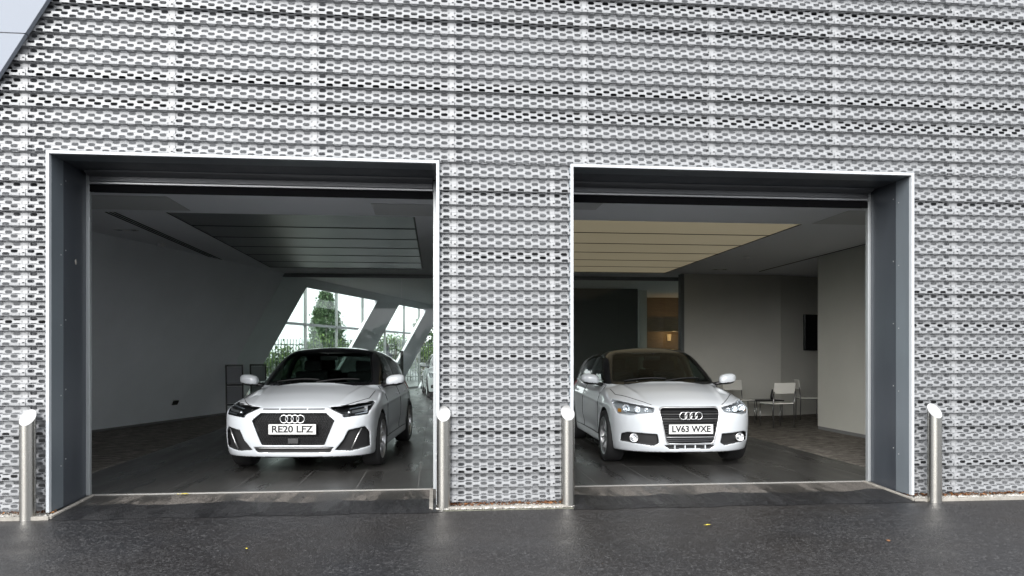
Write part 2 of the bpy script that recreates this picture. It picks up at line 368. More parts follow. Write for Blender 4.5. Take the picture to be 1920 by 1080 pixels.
class Car:
    WY1, WY2, WR = 0.80, 3.36, 0.318
    def __init__(s, nose, hood, roof, n, ln, gz, hw, kt):
        s.zc = tab(hood, 0.05); s.zr = tab(roof, 0.12); s.n, s.ln, s.kt = n, ln, kt
        s.g = tab(gz, 0.03); s.sz = tab(hw, 0.03); s.plan = tab([(-0.5, 1), (3.1, 1), (3.6, 0.975), (3.95, 0.91), (4.2, 0.84)], 0.1)
    def yf(s, x, z):
        hw = s.sz(z)*1.005; t = np.clip(np.abs(x)/hw, 0, 0.9995)
        return s.ln*(1 - (1 - t**s.n)**(1/s.n)) + s.g(z)
    def side(s, y, z):
        fl = 0.016*np.exp(-((z - 0.50)/0.22)**2)*(np.exp(-((y - s.WY1)/0.36)**2) + np.exp(-((y - s.WY2)/0.36)**2))
        tuck = 0.024*np.exp(-((z - 0.36)/0.09)**2)*np.exp(-((y - 2.08)/0.75)**4) - 0.007*np.exp(-((z - 0.745 - 0.02*(y - 2))/0.022)**2)
        return s.sz(z)*s.plan(y) + fl - tuck
    def lower(s, X, Y, Z, wtop=True):
        ax = np.abs(X); e = 0.01; yf = s.yf(X, Z); dy = (s.yf(ax + e, Z) - s.yf(ax - e, Z))/(2*e)
        f = smax((yf - Y)/np.sqrt(1 + dy*dy), ax - s.side(Y, Z), 0.05)
        f = smax(f, (Y - (4.03 - 0.30*(ax/0.87)**4 - 0.10*np.clip(0.55 - Z, 0, 1) - 0.35*np.clip(Z - 0.75, 0, 1)))*0.95, 0.06)
        f = smax(f, 0.185 - Z, 0.03)
        if wtop:
            top = s.zc(Y) - 0.055*(ax/0.8)**2 - 0.05*np.clip(ax/0.8, 0, 1.2)**6
            top = top + 0.013*np.exp(-((ax - 0.58 + 0.14*np.clip(1 - Y, 0, 1))/0.035)**2)*np.clip(Y*2 - 0.2, 0, 1)
            f = smax(f, (Z - top)*0.95, s.kt)
        return f
    def yws(s, X, Z): return 1.02 + (Z - 0.96)*1.70 + 0.20*(np.abs(X)/0.65)**2.4
    def green(s, X, Y, Z):
        ax = np.abs(X)
        f = (s.yws(X, Z) - Y)*0.5
        f = smax(f, (Z - s.zr(Y) + 0.06*(ax/0.6)**2)*0.96, 0.09)
        sx = 0.775 - 0.20*np.clip(Z - 0.93, -1, 1) - 0.55*np.clip(Z - 0.93, 0, 1)**2 - 0.05*np.clip((Y - 2.6)/1.3, 0, 1)**2 - 0.03*np.clip((1.9 - Y)/0.9, 0, 1)
        f = smax(f, (ax - sx)*0.92, 0.09)
        return smax(f, (Y - (3.98 - 0.85*(Z - 0.95) - 0.16*(ax/0.6)**2))*0.76, 0.08)
    def F0(s, X, Y, Z): return smin(s.lower(X, Y, Z), smax(s.green(X, Y, Z), 0.75 - Z, 0.02), 0.025)
WS = [(-0.645, 0.985), (0.645, 0.985), (0.60, 1.12), (0.53, 1.315), (0.47, 1.345), (-0.47, 1.345), (-0.53, 1.315), (-0.60, 1.12)]
SW1 = [(1.40, 0.985), (1.62, 1.10), (1.98, 1.285), (2.32, 1.315), (2.32, 0.985)]
SW2 = [(2.42, 0.985), (2.42, 1.315), (2.85, 1.295), (3.10, 1.24), (3.30, 1.05), (3.25, 1.0)]
RWN = [(-0.50, 1.04), (0.50, 1.04), (0.44, 1.30), (-0.44, 1.30)]
def mir(p): return [(-u, v) for u, v in p][::-1]

def build_car(name, car, D, loc, rz):
    root = empty(name, loc, rz)
    HL, GR = D['headlight'], D['grille']; CUTS = D['cuts']
    def body_f(X, Y, Z):
        f0 = car.F0(X, Y, Z); f = f0; ax = np.abs(X); gr = car.green(X, Y, Z)
        # cabin
        cav = np.maximum(np.maximum(gr + 0.045, 0.52 - Z), 1.22 - Y)
        cav = np.maximum(cav, np.where(Z < 1.0, car.lower(X, Y, Z, False) + 0.10, -1)); f = np.maximum(f, -cav)
        nz = Z.shape[2]; iz = int(np.searchsorted(Z[0, 0], 0.9)); XX = np.broadcast_to(X, (X.shape[0], 1, 1))
        win = np.maximum(polysdf(WS, X, Z), Y - (car.yws(X, Z) + 0.14)); f = np.maximum(f, -np.maximum(win, -(gr + 0.07)))
        win = np.maximum(polysdf(RWN, X, Z), 3.2 - Y); f = np.maximum(f, -np.maximum(win, -(gr + 0.08)))
        for p in (SW1, SW2): f = np.maximum(f, -np.maximum(np.maximum(polysdf(p, Y, Z), 0.45 - ax), -(gr + 0.08)))
        # recesses in the nose follow the surface
        for poly, dep in [(HL, 0.06), (GR, 0.05)] + CUTS:
            f = np.maximum(f, -np.maximum(np.maximum(polysdf(poly, ax, Z), Y - 0.62), -(f0 + dep)))
        for wy in (car.WY1, car.WY2):
            f = np.maximum(f, -np.maximum(np.hypot(Y - wy, Z - 0.318) - 0.352, 0.55 - ax))
        return f
    def classify(C):
        x, y, z = C.T; ax = np.abs(x); f0 = car.F0(x, y, z); g = car.green(x, y, z); mi = np.zeros(len(C), int)
        mi[(z > 0.945) & (y > 1.06)] = 3
        mi[(z > 0.5) & (y > 1.0) & (f0 < -0.014)] = 1
        mi[(polysdf(HL, ax, z) < 0.006) & (y < 0.62) & (f0 < -0.010)] = 4
        for p, d in [(GR, 0)] + CUTS: mi[(polysdf(p, ax, z) < 0.008) & (y < 0.62) & (f0 < -0.010)] = 2
        for wy in (car.WY1, car.WY2): mi[(np.hypot(y - wy, z - 0.318) < 0.356) & (ax < car.side(y, z) - 0.012)] = 2
        mi[z < 0.20] = 2
        return mi
    implicit('body', body_f, [(-0.94, 0.94), (-0.05, 4.09), (0.14, 1.46)], 0.0125, ['paint', 'cabin', 'trim_matt', 'roof_black', D['housing']], root, classify)
    def shell(nm, reg, bounds, m, par, base, o0=0.004, th=0.02, h=0.0085):
        return implicit(nm, lambda X, Y, Z: np.maximum(np.maximum(base(X, Y, Z) - o0, -(base(X, Y, Z) - o0 + th)), reg(X, Y, Z)), bounds, h, m, par)
    shell('windscreen', lambda X, Y, Z: np.maximum(polysdf(WS, X, Z) - 0.012, Y - (car.yws(X, Z) + 0.12)), [(-0.70, 0.70), (0.95, 2.1), (0.93, 1.40)], 'car_glass', root, car.green)
    shell('rear_window', lambda X, Y, Z: np.maximum(polysdf(RWN, X, Z) - 0.012, 3.2 - Y), [(-0.56, 0.56), (3.2, 4.0), (1.0, 1.36)], 'car_glass', root, car.green)
    for sgn in (-1, 1):
        for p in (SW1, SW2):
            ys = [q[0] for q in p]
            shell('side_window', lambda X, Y, Z: np.maximum(polysdf(p, Y, Z) - 0.010, 0.4 - sgn*X), [(0.50, 0.83) if sgn > 0 else (-0.83, -0.50), (min(ys)-0.05, max(ys)+0.05), (0.95, 1.36)], 'car_glass', root, car.green)
    # doors: slightly proud skins with shut lines round them
    for sgn in (-1, 1):
        for dp, hy in (([(1.22, 0.30), (1.18, 0.60), (1.26, 0.93), (2.36, 0.95), (2.36, 0.30)], 2.16), ([(2.38, 0.30), (2.38, 0.95), (3.25, 0.95), (3.20, 0.72), (3.02, 0.58), (2.94, 0.44), (2.92, 0.30)], 2.98)):
            ys = [q[0] for q in dp]
            low = lambda X, Y, Z: car.F0(X, Y, Z)
            d = shell('door', lambda X, Y, Z: np.maximum(polysdf(dp, Y, Z) + 0.004, 0.5 - sgn*X), [(0.66, 0.93) if sgn > 0 else (-0.93, -0.66), (min(ys)-0.03, max(ys)+0.03), (0.27, 0.98)], 'paint', root, low, 0.005, 0.03, 0.012)
            xh = float(car.side(np.array(hy), np.array(0.80)))
            g = Geo(); g.tube([(sgn*(xh-0.035), hy-0.10, 0.80), (sgn*(xh+0.012), hy-0.085, 0.802), (sgn*(xh+0.02), hy, 0.805), (sgn*(xh+0.012), hy+0.085, 0.806), (sgn*(xh-0.035), hy+0.10, 0.806)], 0.014, 8)
            g.build('handle', 'paint', d, True)
            n = 60; P = np.array(dp + dp[:1]); L = np.r_[0, np.cumsum(np.hypot(*np.diff(P, axis=0).T))]; t = np.linspace(0, L[-1], n)
            py, pz = np.interp(t, L, P[:, 0]), np.interp(t, L, P[:, 1]); pxx = np.array([project_side(car, a, b) for a, b in zip(py, pz)])
            g = Geo(); g.tube([(sgn*(a + 0.0015), b, c) for a, b, c in zip(pxx, py, pz)], 0.0045, 5, False); g.build('door_seal', 'gap', d)
    # bonnet shut line
    for sgn in (-1, 1):
        pts = []
        for y in np.linspace(0.16, 1.02, 24):
            x = 0.50 + 0.235*min(1, (y-0.16)/0.45)**0.7 if D['kind'] == 'A' else 0.42 + 0.315*min(1, (y-0.16)/0.55)**0.8
            pts.append((sgn*x, y, project_top(car, x, y) + 0.001))
        g = Geo(); g.tube(pts, 0.0045, 5, False); g.build('bonnet_seam', 'gap', root)
    # headlights: clear lens over lamp units
    for sgn in (-1, 1):
        lens = shell('headlight', lambda X, Y, Z: np.maximum(np.maximum(polysdf(HL, sgn*X, Z) + 0.003, Y - 0.60), 0.2 - sgn*X), [(0.33, 0.90) if sgn > 0 else (-0.90, -0.33), (-0.02, 0.62), (0.58, 0.84)], 'lens', root, car.F0, 0.0, 0.014, 0.0075)
        for (lx, lz, w, hh, kind) in D['lamps']:
            y = project_front(car, lx, lz) + 0.040; g = Geo()
            if kind == 'round':
                g.lathe([(w, -0.012), (w*0.96, -0.02), (w*0.82, 0.0), (w*0.55, 0.016), (0.001, 0.022)], 20, 'y', (sgn*lx, y, lz)); g.build('lamp_bowl', 'reflector', lens, True)
            elif kind == 'lens':
                g.lathe([(w, 0.01), (w, -0.012), (w*0.8, -0.022), (w*0.45, -0.030), (0.001, -0.033)], 20, 'y', (sgn*lx, y, lz)); g.build('projector', 'chrome', lens, True)
            else:
                y2 = project_front(car, lx + w*0.5, lz) + 0.035; y1 = project_front(car, lx - w*0.5, lz) + 0.035
                sk = 0.16*w
                g.hexa([(sgn*(lx-w/2), y1, lz-hh/2-sk/2), (sgn*(lx+w/2), y2, lz-hh/2+sk/2), (sgn*(lx+w/2), y2+0.02, lz-hh/2+sk/2), (sgn*(lx-w/2), y1+0.02, lz-hh/2-sk/2)],
                       [(sgn*(lx-w/2), y1+0.004, lz+hh/2-sk/2), (sgn*(lx+w/2), y2+0.004, lz+hh/2+sk/2), (sgn*(lx+w/2), y2+0.02, lz+hh/2+sk/2), (sgn*(lx-w/2), y1+0.02, lz+hh/2-sk/2)])
                g.build('light_strip', kind, lens)
    FP = lambda x, z, off: (x, float(car.yf(np.array(x), np.array(z))) - off, z)
    def dens(poly, step=0.03):
        out = []
        for a, b in zip(poly, poly[1:] + poly[:1]):
            k = max(1, int(math.hypot(b[0]-a[0], b[1]-a[1])/step)); out += [(a[0]+(b[0]-a[0])*i/k, a[1]+(b[1]-a[1])*i/k) for i in range(k)]
        return out
    def band(nm, poly, w, o0, o1, m, par=root):
        P = [Vector(p) for p in dens(poly)]; n = len(P); c = sum(P, Vector((0, 0)))/n; O = []
        for i in range(n):
            t = (P[(i+1) % n] - P[i-1]).normalized(); q = Vector((t.y, -t.x)); O.append(P[i] + (q if q.dot(P[i]-c) > 0 else -q)*w)
        g = Geo(); vs = []
        for p, q in zip(P, O): mdl = (p+q)/2; vs += [FP(p.x, p.y, o0), FP(mdl.x, mdl.y, o1), FP(q.x, q.y, o0)]
        g.add(vs, [f for i in range(n) for f in ((3*i, 3*i+1, 3*((i+1) % n)+1, 3*((i+1) % n)), (3*i+1, 3*i+2, 3*((i+1) % n)+2, 3*((i+1) % n)+1))])
        return g.build(nm, m, par, True)
    full = GR + mir(GR)
    hw_at = lambda z: max([0] + [a[0] + (b[0]-a[0])*(z-a[1])/(b[1]-a[1]) for a, b in zip(GR, GR[1:]+GR[:1]) if a[0]+b[0] > 0.01 and min(a[1], b[1]) <= z <= max(a[1], b[1]) and a[1] != b[1]])
    gro = [p for p in GR if p[0] > 0.01]; outline = gro + mir(gro)
    if D['kind'] == 'A':
        fr = band('grille_frame', outline, 0.016, -0.012, 0.010, 'paint')
        g = Geo(); rr = 0.0165
        zz = 0.345
        row = 0
        while zz < 0.675:
            xx = -0.46 + (0.5*rr*1.732 if row % 2 else 0)
            while xx < 0.46:
                if polysdf(outline, np.array(xx), np.array(zz)) < -0.010:
                    vs = []
                    for k in range(6):
                        t = math.pi/6 + k*math.pi/3
                        for q, off in ((1.0, -0.026), (0.70, -0.020)): vs.append(FP(xx + rr*q*math.cos(t), zz + rr*q*math.sin(t), off))
                    g.add(vs, [(2*k, 2*((k+1) % 6), 2*((k+1) % 6)+1, 2*k+1) for k in range(6)])
                xx += rr*1.732
            zz += rr*1.5; row += 1
        g.build('grille', 'trim_black', root)
        g = Geo(); y = FP(0, 0.37, 0)[1]; g.box(-0.06, 0.06, y+0.012, y+0.03, 0.345, 0.405); g.build('radar_cover', 'trim_black', root, bevel=0.006)
        for a, b in ((-0.34, -0.16), (-0.145, 0.145), (0.16, 0.34)):
            g = Geo(); vs = []; k = 8
            for i in range(k+1):
                x = a + (b-a)*i/k
                for z in (0.722, 0.733): vs += [(x, project_front(car, abs(x), z) - 0.004, z)]
            g.add(vs, [(2*i, 2*i+2, 2*i+3, 2*i+1) for i in range(k)]); g.build('bonnet_slot', 'black', root)
        for sgn in (-1, 1):
            pts = [(sgn*x, project_front(car, x, z) - 0.004, z) for x, z in ((0.735, 0.508), (0.70, 0.44), (0.665, 0.36), (0.63, 0.285))]
            g = Geo(); g.tube(pts, 0.008, 6); g.build('intake_blade', 'satin', root, True)
        g = Geo(); g.tube([FP(x, 0.298, -0.004) for x in np.linspace(-0.44, 0.44, 15)], 0.0035, 5); g.build('bumper_trim', 'satin', root, True)
    else:
        fr = band('grille_frame', outline, 0.020, -0.010, 0.014, 'satin')
        for z, m in ((0.665, 'rim_dark'), (0.638, 'satin'), (0.611, 'rim_dark'), (0.585, 'satin'), (0.552, 'trim_black'), (0.52, 'trim_black'), (0.49, 'trim_black'), (0.46, 'trim_black'), (0.43, 'trim_black'), (0.398, 'rim_dark'), (0.374, 'satin'), (0.350, 'rim_dark'), (0.328, 'rim_dark')):
            w = hw_at(z) - 0.004
            g = Geo(); vs = []; k = 12
            for i in range(k+1):
                x = -w + 2*w*i/k; vs += [FP(x, z-0.006, -0.030), FP(x, z-0.001, -0.006), FP(x, z+0.003, -0.008), FP(x, z+0.006, -0.034)]
            g.add(vs, [(4*i+j, 4*i+4+j, 4*i+5+j, 4*i+1+j) for i in range(k) for j in range(3)]); g.build('grille_slat', m, root)
        for sgn in (-1, 1):
            y = project_front(car, 0.636, 0.358) + 0.012
            g = Geo(); g.lathe([(0.052, 0.03), (0.052, -0.012), (0.046, -0.016), (0.040, -0.008)], 24, 'y', (sgn*0.636, y, 0.358)); fl = g.build('fog_lamp', 'chrome', root, True)
            g = Geo(); g.lathe([(0.040, -0.006), (0.03, 0.008), (0.016, 0.016), (0.015, 0.0), (0.001, -0.004)], 24, 'y', (sgn*0.636, y, 0.358)); g.build('reflector', 'reflector', fl, True)
        for x in (-0.18, -0.06, 0.06, 0.18):
            g = Geo(); y = FP(x, 0.26, 0)[1]; g.box(x-0.006, x+0.006, y-0.002, y+0.03, 0.238, 0.282); g.build('bumper_rib', 'paint', root)
    # rings badge
    bz = D['badge']; by = FP(0, bz, 0.014)[1]; badge = Geo()
    for k in range(4):
        cx = (k - 1.5)*0.0605; prof = [(0.0425 + 0.0058*math.cos(t), 0.006*math.sin(t)) for t in np.linspace(0, 2*math.pi, 9)]
        badge.lathe(prof, 28, 'y', (cx, by, bz))
    badge.build('badge', 'chrome', root, True)
    # number plate
    pz = D['plate_z']; py = FP(0.24, pz, 0)[1] - 0.012
    py = min(py, FP(0, pz, 0)[1] - 0.004)
    g = Geo(); g.box(-0.26, 0.26, py-0.006, py+0.012, pz-0.0555, pz+0.0555); pl = g.build('number_plate', 'plate', root, bevel=0.004)
    g = Geo(); g.box(-0.268, 0.268, py+0.002, py+0.02, pz-0.064, pz+0.064); g.build('plate_holder', 'trim_matt', root, bevel=0.004)
    me = text_mesh(D['plate'], 0.108, 0.0034); me.materials.append(M['plate_text']); t = link('lettering', me, pl)
    w = max(v.co.x for v in me.vertices) - min(v.co.x for v in me.vertices); hgt = max(v.co.y for v in me.vertices) - min(v.co.y for v in me.vertices)
    t.location = (0, py-0.0068, pz); t.rotation_euler = (R(90), 0, 0); t.scale = (0.455/w, 0.079/hgt, 1)
    # mirrors
    for sgn in (-1, 1):
        def mf(X, Y, Z):
            x = (sgn*X - 0.935); y = Y - 1.36 - 0.12*x; z = Z - 1.005 - 0.10*x
            return ((np.abs(x/0.118)**2.6 + np.abs(y/0.085)**2.4 + np.abs(z/0.072)**2.6)**(1/2.5) - 1)*0.075
        mo = implicit('door_mirror', mf, [(0.79, 1.08) if sgn > 0 else (-1.08, -0.79), (1.24, 1.48), (0.90, 1.10)], 0.011, ['paint', 'trim_black'], root, lambda C: (C[:, 2] < 0.962 + 0.1*(np.abs(C[:, 0]) - 0.935)).astype(int))
        g = Geo(); g.tube([(sgn*0.76, 1.40, 0.93), (sgn*0.82, 1.385, 0.945), (sgn*0.90, 1.37, 0.965)], [0.028, 0.024, 0.03], 8); g.build('mirror_arm', 'trim_black', mo, True)
        g = Geo(); g.lathe([(0.001, 0.0), (0.06, 0.0), (0.062, -0.01)], 20, 'y', (0, 0, 0)); gl = g.build('mirror_glass', 'mirror', mo); gl.scale = (1.5, 1, 0.95); gl.location = (sgn*0.935, 1.445, 1.005)
    # wheels
    for wy in (car.WY1, car.WY2):
        for sgn in (-1, 1):
            g = Geo(); g.lathe([(0.001, 0.055), (0.06, 0.055), (0.065, 0.02), (0.15, 0.02), (0.155, 0.0), (0.15, -0.02), (0.001, -0.02)], 32, 'x'); w = g.build('wheel', 'rim_dark', root, True)
            w.location = (sgn*0.762, wy, car.WR); w.rotation_euler = (0, 0, 0 if sgn > 0 else math.pi)
            g = Geo(); g.lathe([(0.225, -0.10), (0.235, -0.105), (0.285, -0.112), (0.308, -0.100), (0.318, -0.075), (0.3195, 0.0), (0.318, 0.075), (0.308, 0.100), (0.285, 0.112), (0.235, 0.105), (0.225, 0.098)], 56, 'x'); g.build('tyre', 'rubber', w, True)
            g = Geo(); g.lathe([(0.226, -0.098), (0.205, -0.08), (0.205, 0.07), (0.216, 0.095), (0.229, 0.106), (0.234, 0.104)], 56, 'x')
            ns = D['spokes']
            for k in range(ns):
                t = 2*math.pi*k/ns + 0.2; ct, st = math.cos(t), math.sin(t)
                def q(r, off, dx): return (dx, r*ct - off*st, r*st + off*ct)
                w0, w1 = (0.022, 0.013) if ns < 8 else (0.013, 0.009)
                g.hexa([q(0.045, -w0, 0.045), q(0.045, w0, 0.045), q(0.215, w1, 0.06), q(0.215, -w1, 0.06)], [q(0.045, -w0*0.8, 0.075), q(0.045, w0*0.8, 0.075), q(0.215, w1*0.7, 0.093), q(0.215, -w1*0.7, 0.093)])
            g.lathe([(0.001, 0.088), (0.03, 0.088), (0.036, 0.08), (0.06, 0.078), (0.066, 0.045)], 24, 'x')
            g.build('rim', D['rim'], w, True)
    # cabin: dashboard, steering wheel, seats, inner mirror
    g = Geo(); g.prism([(1.20, 0.80), (1.20, 0.955), (1.36, 0.965), (1.56, 0.93), (1.66, 0.84), (1.62, 0.60)], 'x', -0.64, 0.64); g.build('dashboard', 'cabin', root, bevel=0.02)
    g = Geo(); g.lathe([(0.18 + 0.014*math.cos(t), 0.014*math.sin(t)) for t in np.linspace(0, 2*math.pi, 9)], 28, 'y'); g.box(-0.17, 0.17, -0.01, 0.01, -0.02, 0.02); sw = g.build('steering_wheel', 'cabin', root, True); sw.location = (-0.36, 1.72, 0.88); sw.rotation_euler = (R(-22), 0, 0)
    sw.location.x = -0.36   # right-hand drive: the driver sits on the car's right
    for y0, xs in ((2.0, (-0.36, 0.36)), (2.95, (-0.38, 0.38))):
        for x in xs:
            g = Geo(); g.prism([(y0, 0.62), (y0+0.10, 0.62), (y0+0.30, 1.08), (y0+0.27, 1.10), (y0+0.20, 1.08)], 'x', x-0.22, x+0.22); st = g.build('seat', 'seat_fabric', root, bevel=0.03)
            g = Geo(); g.prism([(y0+0.22, 1.10), (y0+0.33, 1.10), (y0+0.36, 1.24), (y0+0.28, 1.25)], 'x', x-0.12, x+0.12); g.build('head_rest', 'seat_fabric', st, bevel=0.03)
    g = Geo(); g.box(-0.11, 0.11, 1.70, 1.73, 1.255, 1.315); g.tube([(0, 1.715, 1.30), (0, 1.66, 1.35)], 0.012, 6); g.build('rear_view_mirror', 'cabin', root, bevel=0.01)
    # wipers, aerial, tail lights, exhaust side
    for x0, x1, zo in ((-0.52, 0.02, 0.0), (0.0, 0.50, 0.0)):
        pts = [(x0 + (x1-x0)*i/8, 0, 0.992 + 0.035*math.sin(i/8*2.2)) for i in range(9)]
        pts = [(x, float(car.yws(np.array(x), np.array(z))) - 0.022, z) for x, _, z in pts]
        g = Geo(); g.tube(pts, 0.008, 6); g.build('wiper', 'trim_matt', root, True)
    z = float(car.zr(3.2)); g = Geo(); g.tube([(0, 3.2, z-0.02), (0, 3.24, z+0.03), (-0.02, 3.42, z+D['aerial'])], [0.014, 0.006, 0.003], 6); g.build('aerial', 'trim_matt', root, True)
    for sgn in (-1, 1):
        shell('tail_light', lambda X, Y, Z: np.maximum(polysdf([(0.45, 0.78), (0.45, 0.90), (0.80, 0.93), (0.85, 0.80)], sgn*X, Z), 3.5 - Y), [(0.40, 0.90) if sgn > 0 else (-0.90, -0.40), (3.45, 4.06), (0.74, 0.96)], 'tail_red', root, car.F0, 0.006, 0.03, 0.012)
    return root
def bis(fn, a, b):
    """first sign change of fn from outside (a) to inside (b)"""
    ts = np.linspace(a, b, 240); v = fn(ts); k = int(np.argmax(v < 0)) if (v < 0).any() else len(ts)-1
    if k == 0: return float(ts[0])
    t0, t1, v0, v1 = ts[k-1], ts[k], v[k-1], v[k]
    return float(t0 + (t1-t0)*v0/(v0-v1)) if v0 != v1 else float(t1)
def project_side(c, y, z): return bis(lambda t: c.F0(t, np.full_like(t, y), np.full_like(t, z)), 1.1, 0.4)
def project_top(c, x, y): return bis(lambda t: c.F0(np.full_like(t, x), np.full_like(t, y), t), 1.6, 0.4)
def project_front(c, x, z): return bis(lambda t: c.F0(np.full_like(t, x), t, np.full_like(t, z)), -0.2, 0.9)

HWA = [(0.1, 0.80), (0.2, 0.845), (0.3, 0.853), (0.45, 0.858), (0.62, 0.862), (0.74, 0.855), (0.80, 0.838), (0.88, 0.80), (0.95, 0.765), (1.0, 0.74)]
HWB = [(0.1, 0.79), (0.2, 0.835), (0.3, 0.850), (0.5, 0.862), (0.68, 0.862), (0.78, 0.845), (0.86, 0.815), (0.93, 0.775), (1.0, 0.74)]
ROOF = [(1.4, 1.35), (1.8, 1.417), (2.2, 1.435), (2.7, 1.425), (3.2, 1.375), (3.6, 1.335), (4.0, 1.28)]
CAR_A = Car(None, [(-0.2, 0.66), (0.0, 0.715), (0.07, 0.748), (0.25, 0.808), (0.55, 0.880), (0.85, 0.932), (1.05, 0.965), (1.4, 0.98), (3.4, 1.0), (4.1, 0.96)], ROOF, 3.3, 0.60,
            [(0.1, 0.10), (0.22, 0.045), (0.30, 0.02), (0.40, 0.0), (0.60, 0.0), (0.70, 0.025), (0.76, 0.07), (0.9, 0.25)], HWA, 0.022)
CAR_B = Car(None, [(-0.2, 0.60), (0.0, 0.675), (0.08, 0.722), (0.25, 0.792), (0.55, 0.878), (0.85, 0.938), (1.05, 0.970), (1.4, 0.98), (3.4, 1.0), (4.1, 0.96)], ROOF, 2.6, 0.64,
            [(0.1, 0.10), (0.22, 0.035), (0.32, 0.01), (0.42, 0.0), (0.58, 0.0), (0.68, 0.03), (0.76, 0.09), (0.9, 0.28)], HWB, 0.045)
DA = dict(kind='A', housing='trim_black', headlight=[(0.375, 0.738), (0.60, 0.760), (0.79, 0.782), (0.81, 0.765), (0.79, 0.66), (0.545, 0.632), (0.535, 0.665)],
          grille=[(0.0, 0.683), (0.36, 0.683), (0.455, 0.60), (0.345, 0.33), (0.0, 0.33), (-0.02, 0.33), (-0.02, 0.683)],
          cuts=[([(0.60, 0.49), (0.765, 0.525), (0.80, 0.46), (0.80, 0.295), (0.62, 0.262), (0.455, 0.272), (0.545, 0.38)], 0.045), ([(-0.02, 0.305), (0.44, 0.305), (0.40, 0.25), (-0.02, 0.25)], 0.03)],
          lamps=[(0.60, 0.685, 0.024, 0, 'lens'), (0.69, 0.70, 0.13, 0.028, 'satin'), (0.69, 0.735, 0.20, 0.012, 'reflector'), (0.72, 0.672, 0.12, 0.014, 'reflector'), (0.76, 0.71, 0.03, 0.08, 'chrome')],
          badge=0.622, plate='RE20 LFZ', plate_z=0.508, spokes=10, rim='rim_silver', aerial=0.05)
DB = dict(kind='B', housing='lamp_grey', headlight=[(0.40, 0.708), (0.60, 0.742), (0.80, 0.780), (0.815, 0.76), (0.79, 0.635), (0.67, 0.620), (0.59, 0.640), (0.42, 0.657)],
          grille=[(0.0, 0.706), (0.315, 0.706), (0.340, 0.690), (0.347, 0.655), (0.275, 0.335), (0.262, 0.312), (0.24, 0.305), (0.0, 0.305), (-0.02, 0.305), (-0.02, 0.706)],
          cuts=[([(0.38, 0.408), (0.70, 0.422), (0.755, 0.40), (0.765, 0.315), (0.42, 0.272), (0.365, 0.305)], 0.05), ([(-0.02, 0.280), (0.30, 0.280), (0.24, 0.240), (-0.02, 0.240)], 0.025)],
          lamps=[(0.70, 0.695, 0.046, 0, 'round'), (0.585, 0.688, 0.036, 0, 'round'), (0.49, 0.684, 0.024, 0, 'round'), (0.62, 0.652, 0.22, 0.012, 'reflector'), (0.765, 0.67, 0.03, 0.04, 'indicator')],
          badge=0.622, plate='LV63 WXE', plate_z=0.468, spokes=10, rim='rim_silver', aerial=0.20)

# ------------------------------------------------------------ the ground
W_J, P_H, PER, ARC = 1.217, 1.217/9, 0.128, 0.0252     # sheet joint pitch, hole pitch, corrugation period, row pitch
OPEN = [(-3.29, 0.0), (1.25, 4.54)]; TOPZ = 3.05; SILL_Y = 0.65; RZ = -0.06; CEIL = 3.07
road_v = [(-220, -220, RZ), (220, -220, RZ), (220, -0.145, RZ), (-220, -0.145, RZ)]
g = Geo(); g.add(road_v, [(0, 1, 2, 3)]); struct(g.build('road', 'asphalt'))
g = Geo(); g.add([(-220, 0.0, RZ-0.02), (220, 0.0, RZ-0.02), (220, 300, RZ-0.02), (-220, 300, RZ-0.02)], [(0, 1, 2, 3)]); struct(g.build('car_park', 'carpark'))
for a, b in OPEN:      # ramped aprons up to the sills
    x0, x1 = a - 0.02, b + 0.06; nx, ny = 40, 10; vs = []; fs = []
    for j in range(ny+1):
        t = j/ny; y = -0.17 + t*(SILL_Y + 0.17)
        for i in range(nx+1):
            x = x0 + (x1-x0)*i/nx; ed = 0.02*math.sin(x*7.3)*(1-t)**4 + 0.012*math.sin(x*19+1)*(1-t)**4
            vs.append((x, y + ed - 0.03*(1-t)**3, RZ + 0.014 + (0.043)*t if t > 0 else RZ + 0.004))
    for j in range(ny):
        for i in range(nx): k = j*(nx+1)+i; fs.append((k, k+1, k+nx+2, k+nx+1))
    g = Geo(); g.add(vs, fs); struct(g.build('apron', 'apron'))
# edging strips and gravel beds at the foot of the cladding
def edging(pts, w=0.035):
    for (xa, ya), (xb, yb) in zip(pts, pts[1:]):
        d = Vector((xb-xa, yb-ya)).normalized(); n = Vector((-d.y, d.x))*w/2; g = Geo()
        q = [(xa-n.x, ya-n.y), (xb-n.x, yb-n.y), (xb+n.x, yb+n.y), (xa+n.x, ya+n.y)]
        za = RZ + 0.030 if ya < 0.3 else 0.006; zb = RZ + 0.030 if yb < 0.3 else 0.006
        zs = [za, zb, zb, za]
        g.hexa([(x, y, RZ-0.05) for x, y in q], [(x, y, z) for (x, y), z in zip(q, zs)])
        struct(g.build('kerb', 'concrete', bevel=0.004))
edging([(-8, -0.155), (-3.24, -0.155), (-3.235, 0.64)]); edging([(-0.045, 0.64), (-0.045, -0.11), (-0.028, -0.11)])
edging([(0.09, -0.10), (1.17, -0.10)]); edging([(4.475, 0.64), (4.50, -0.155), (12, -0.155)])
for i, (a, b) in enumerate([(-8, -3.26), (-0.02, 1.26), (4.52, 12)]):
    g = Geo(); g.box(a, b, -0.14, 0.18, RZ-0.04, RZ+0.004); struct(g.build('gravel_bed', 'gravel_bed'))
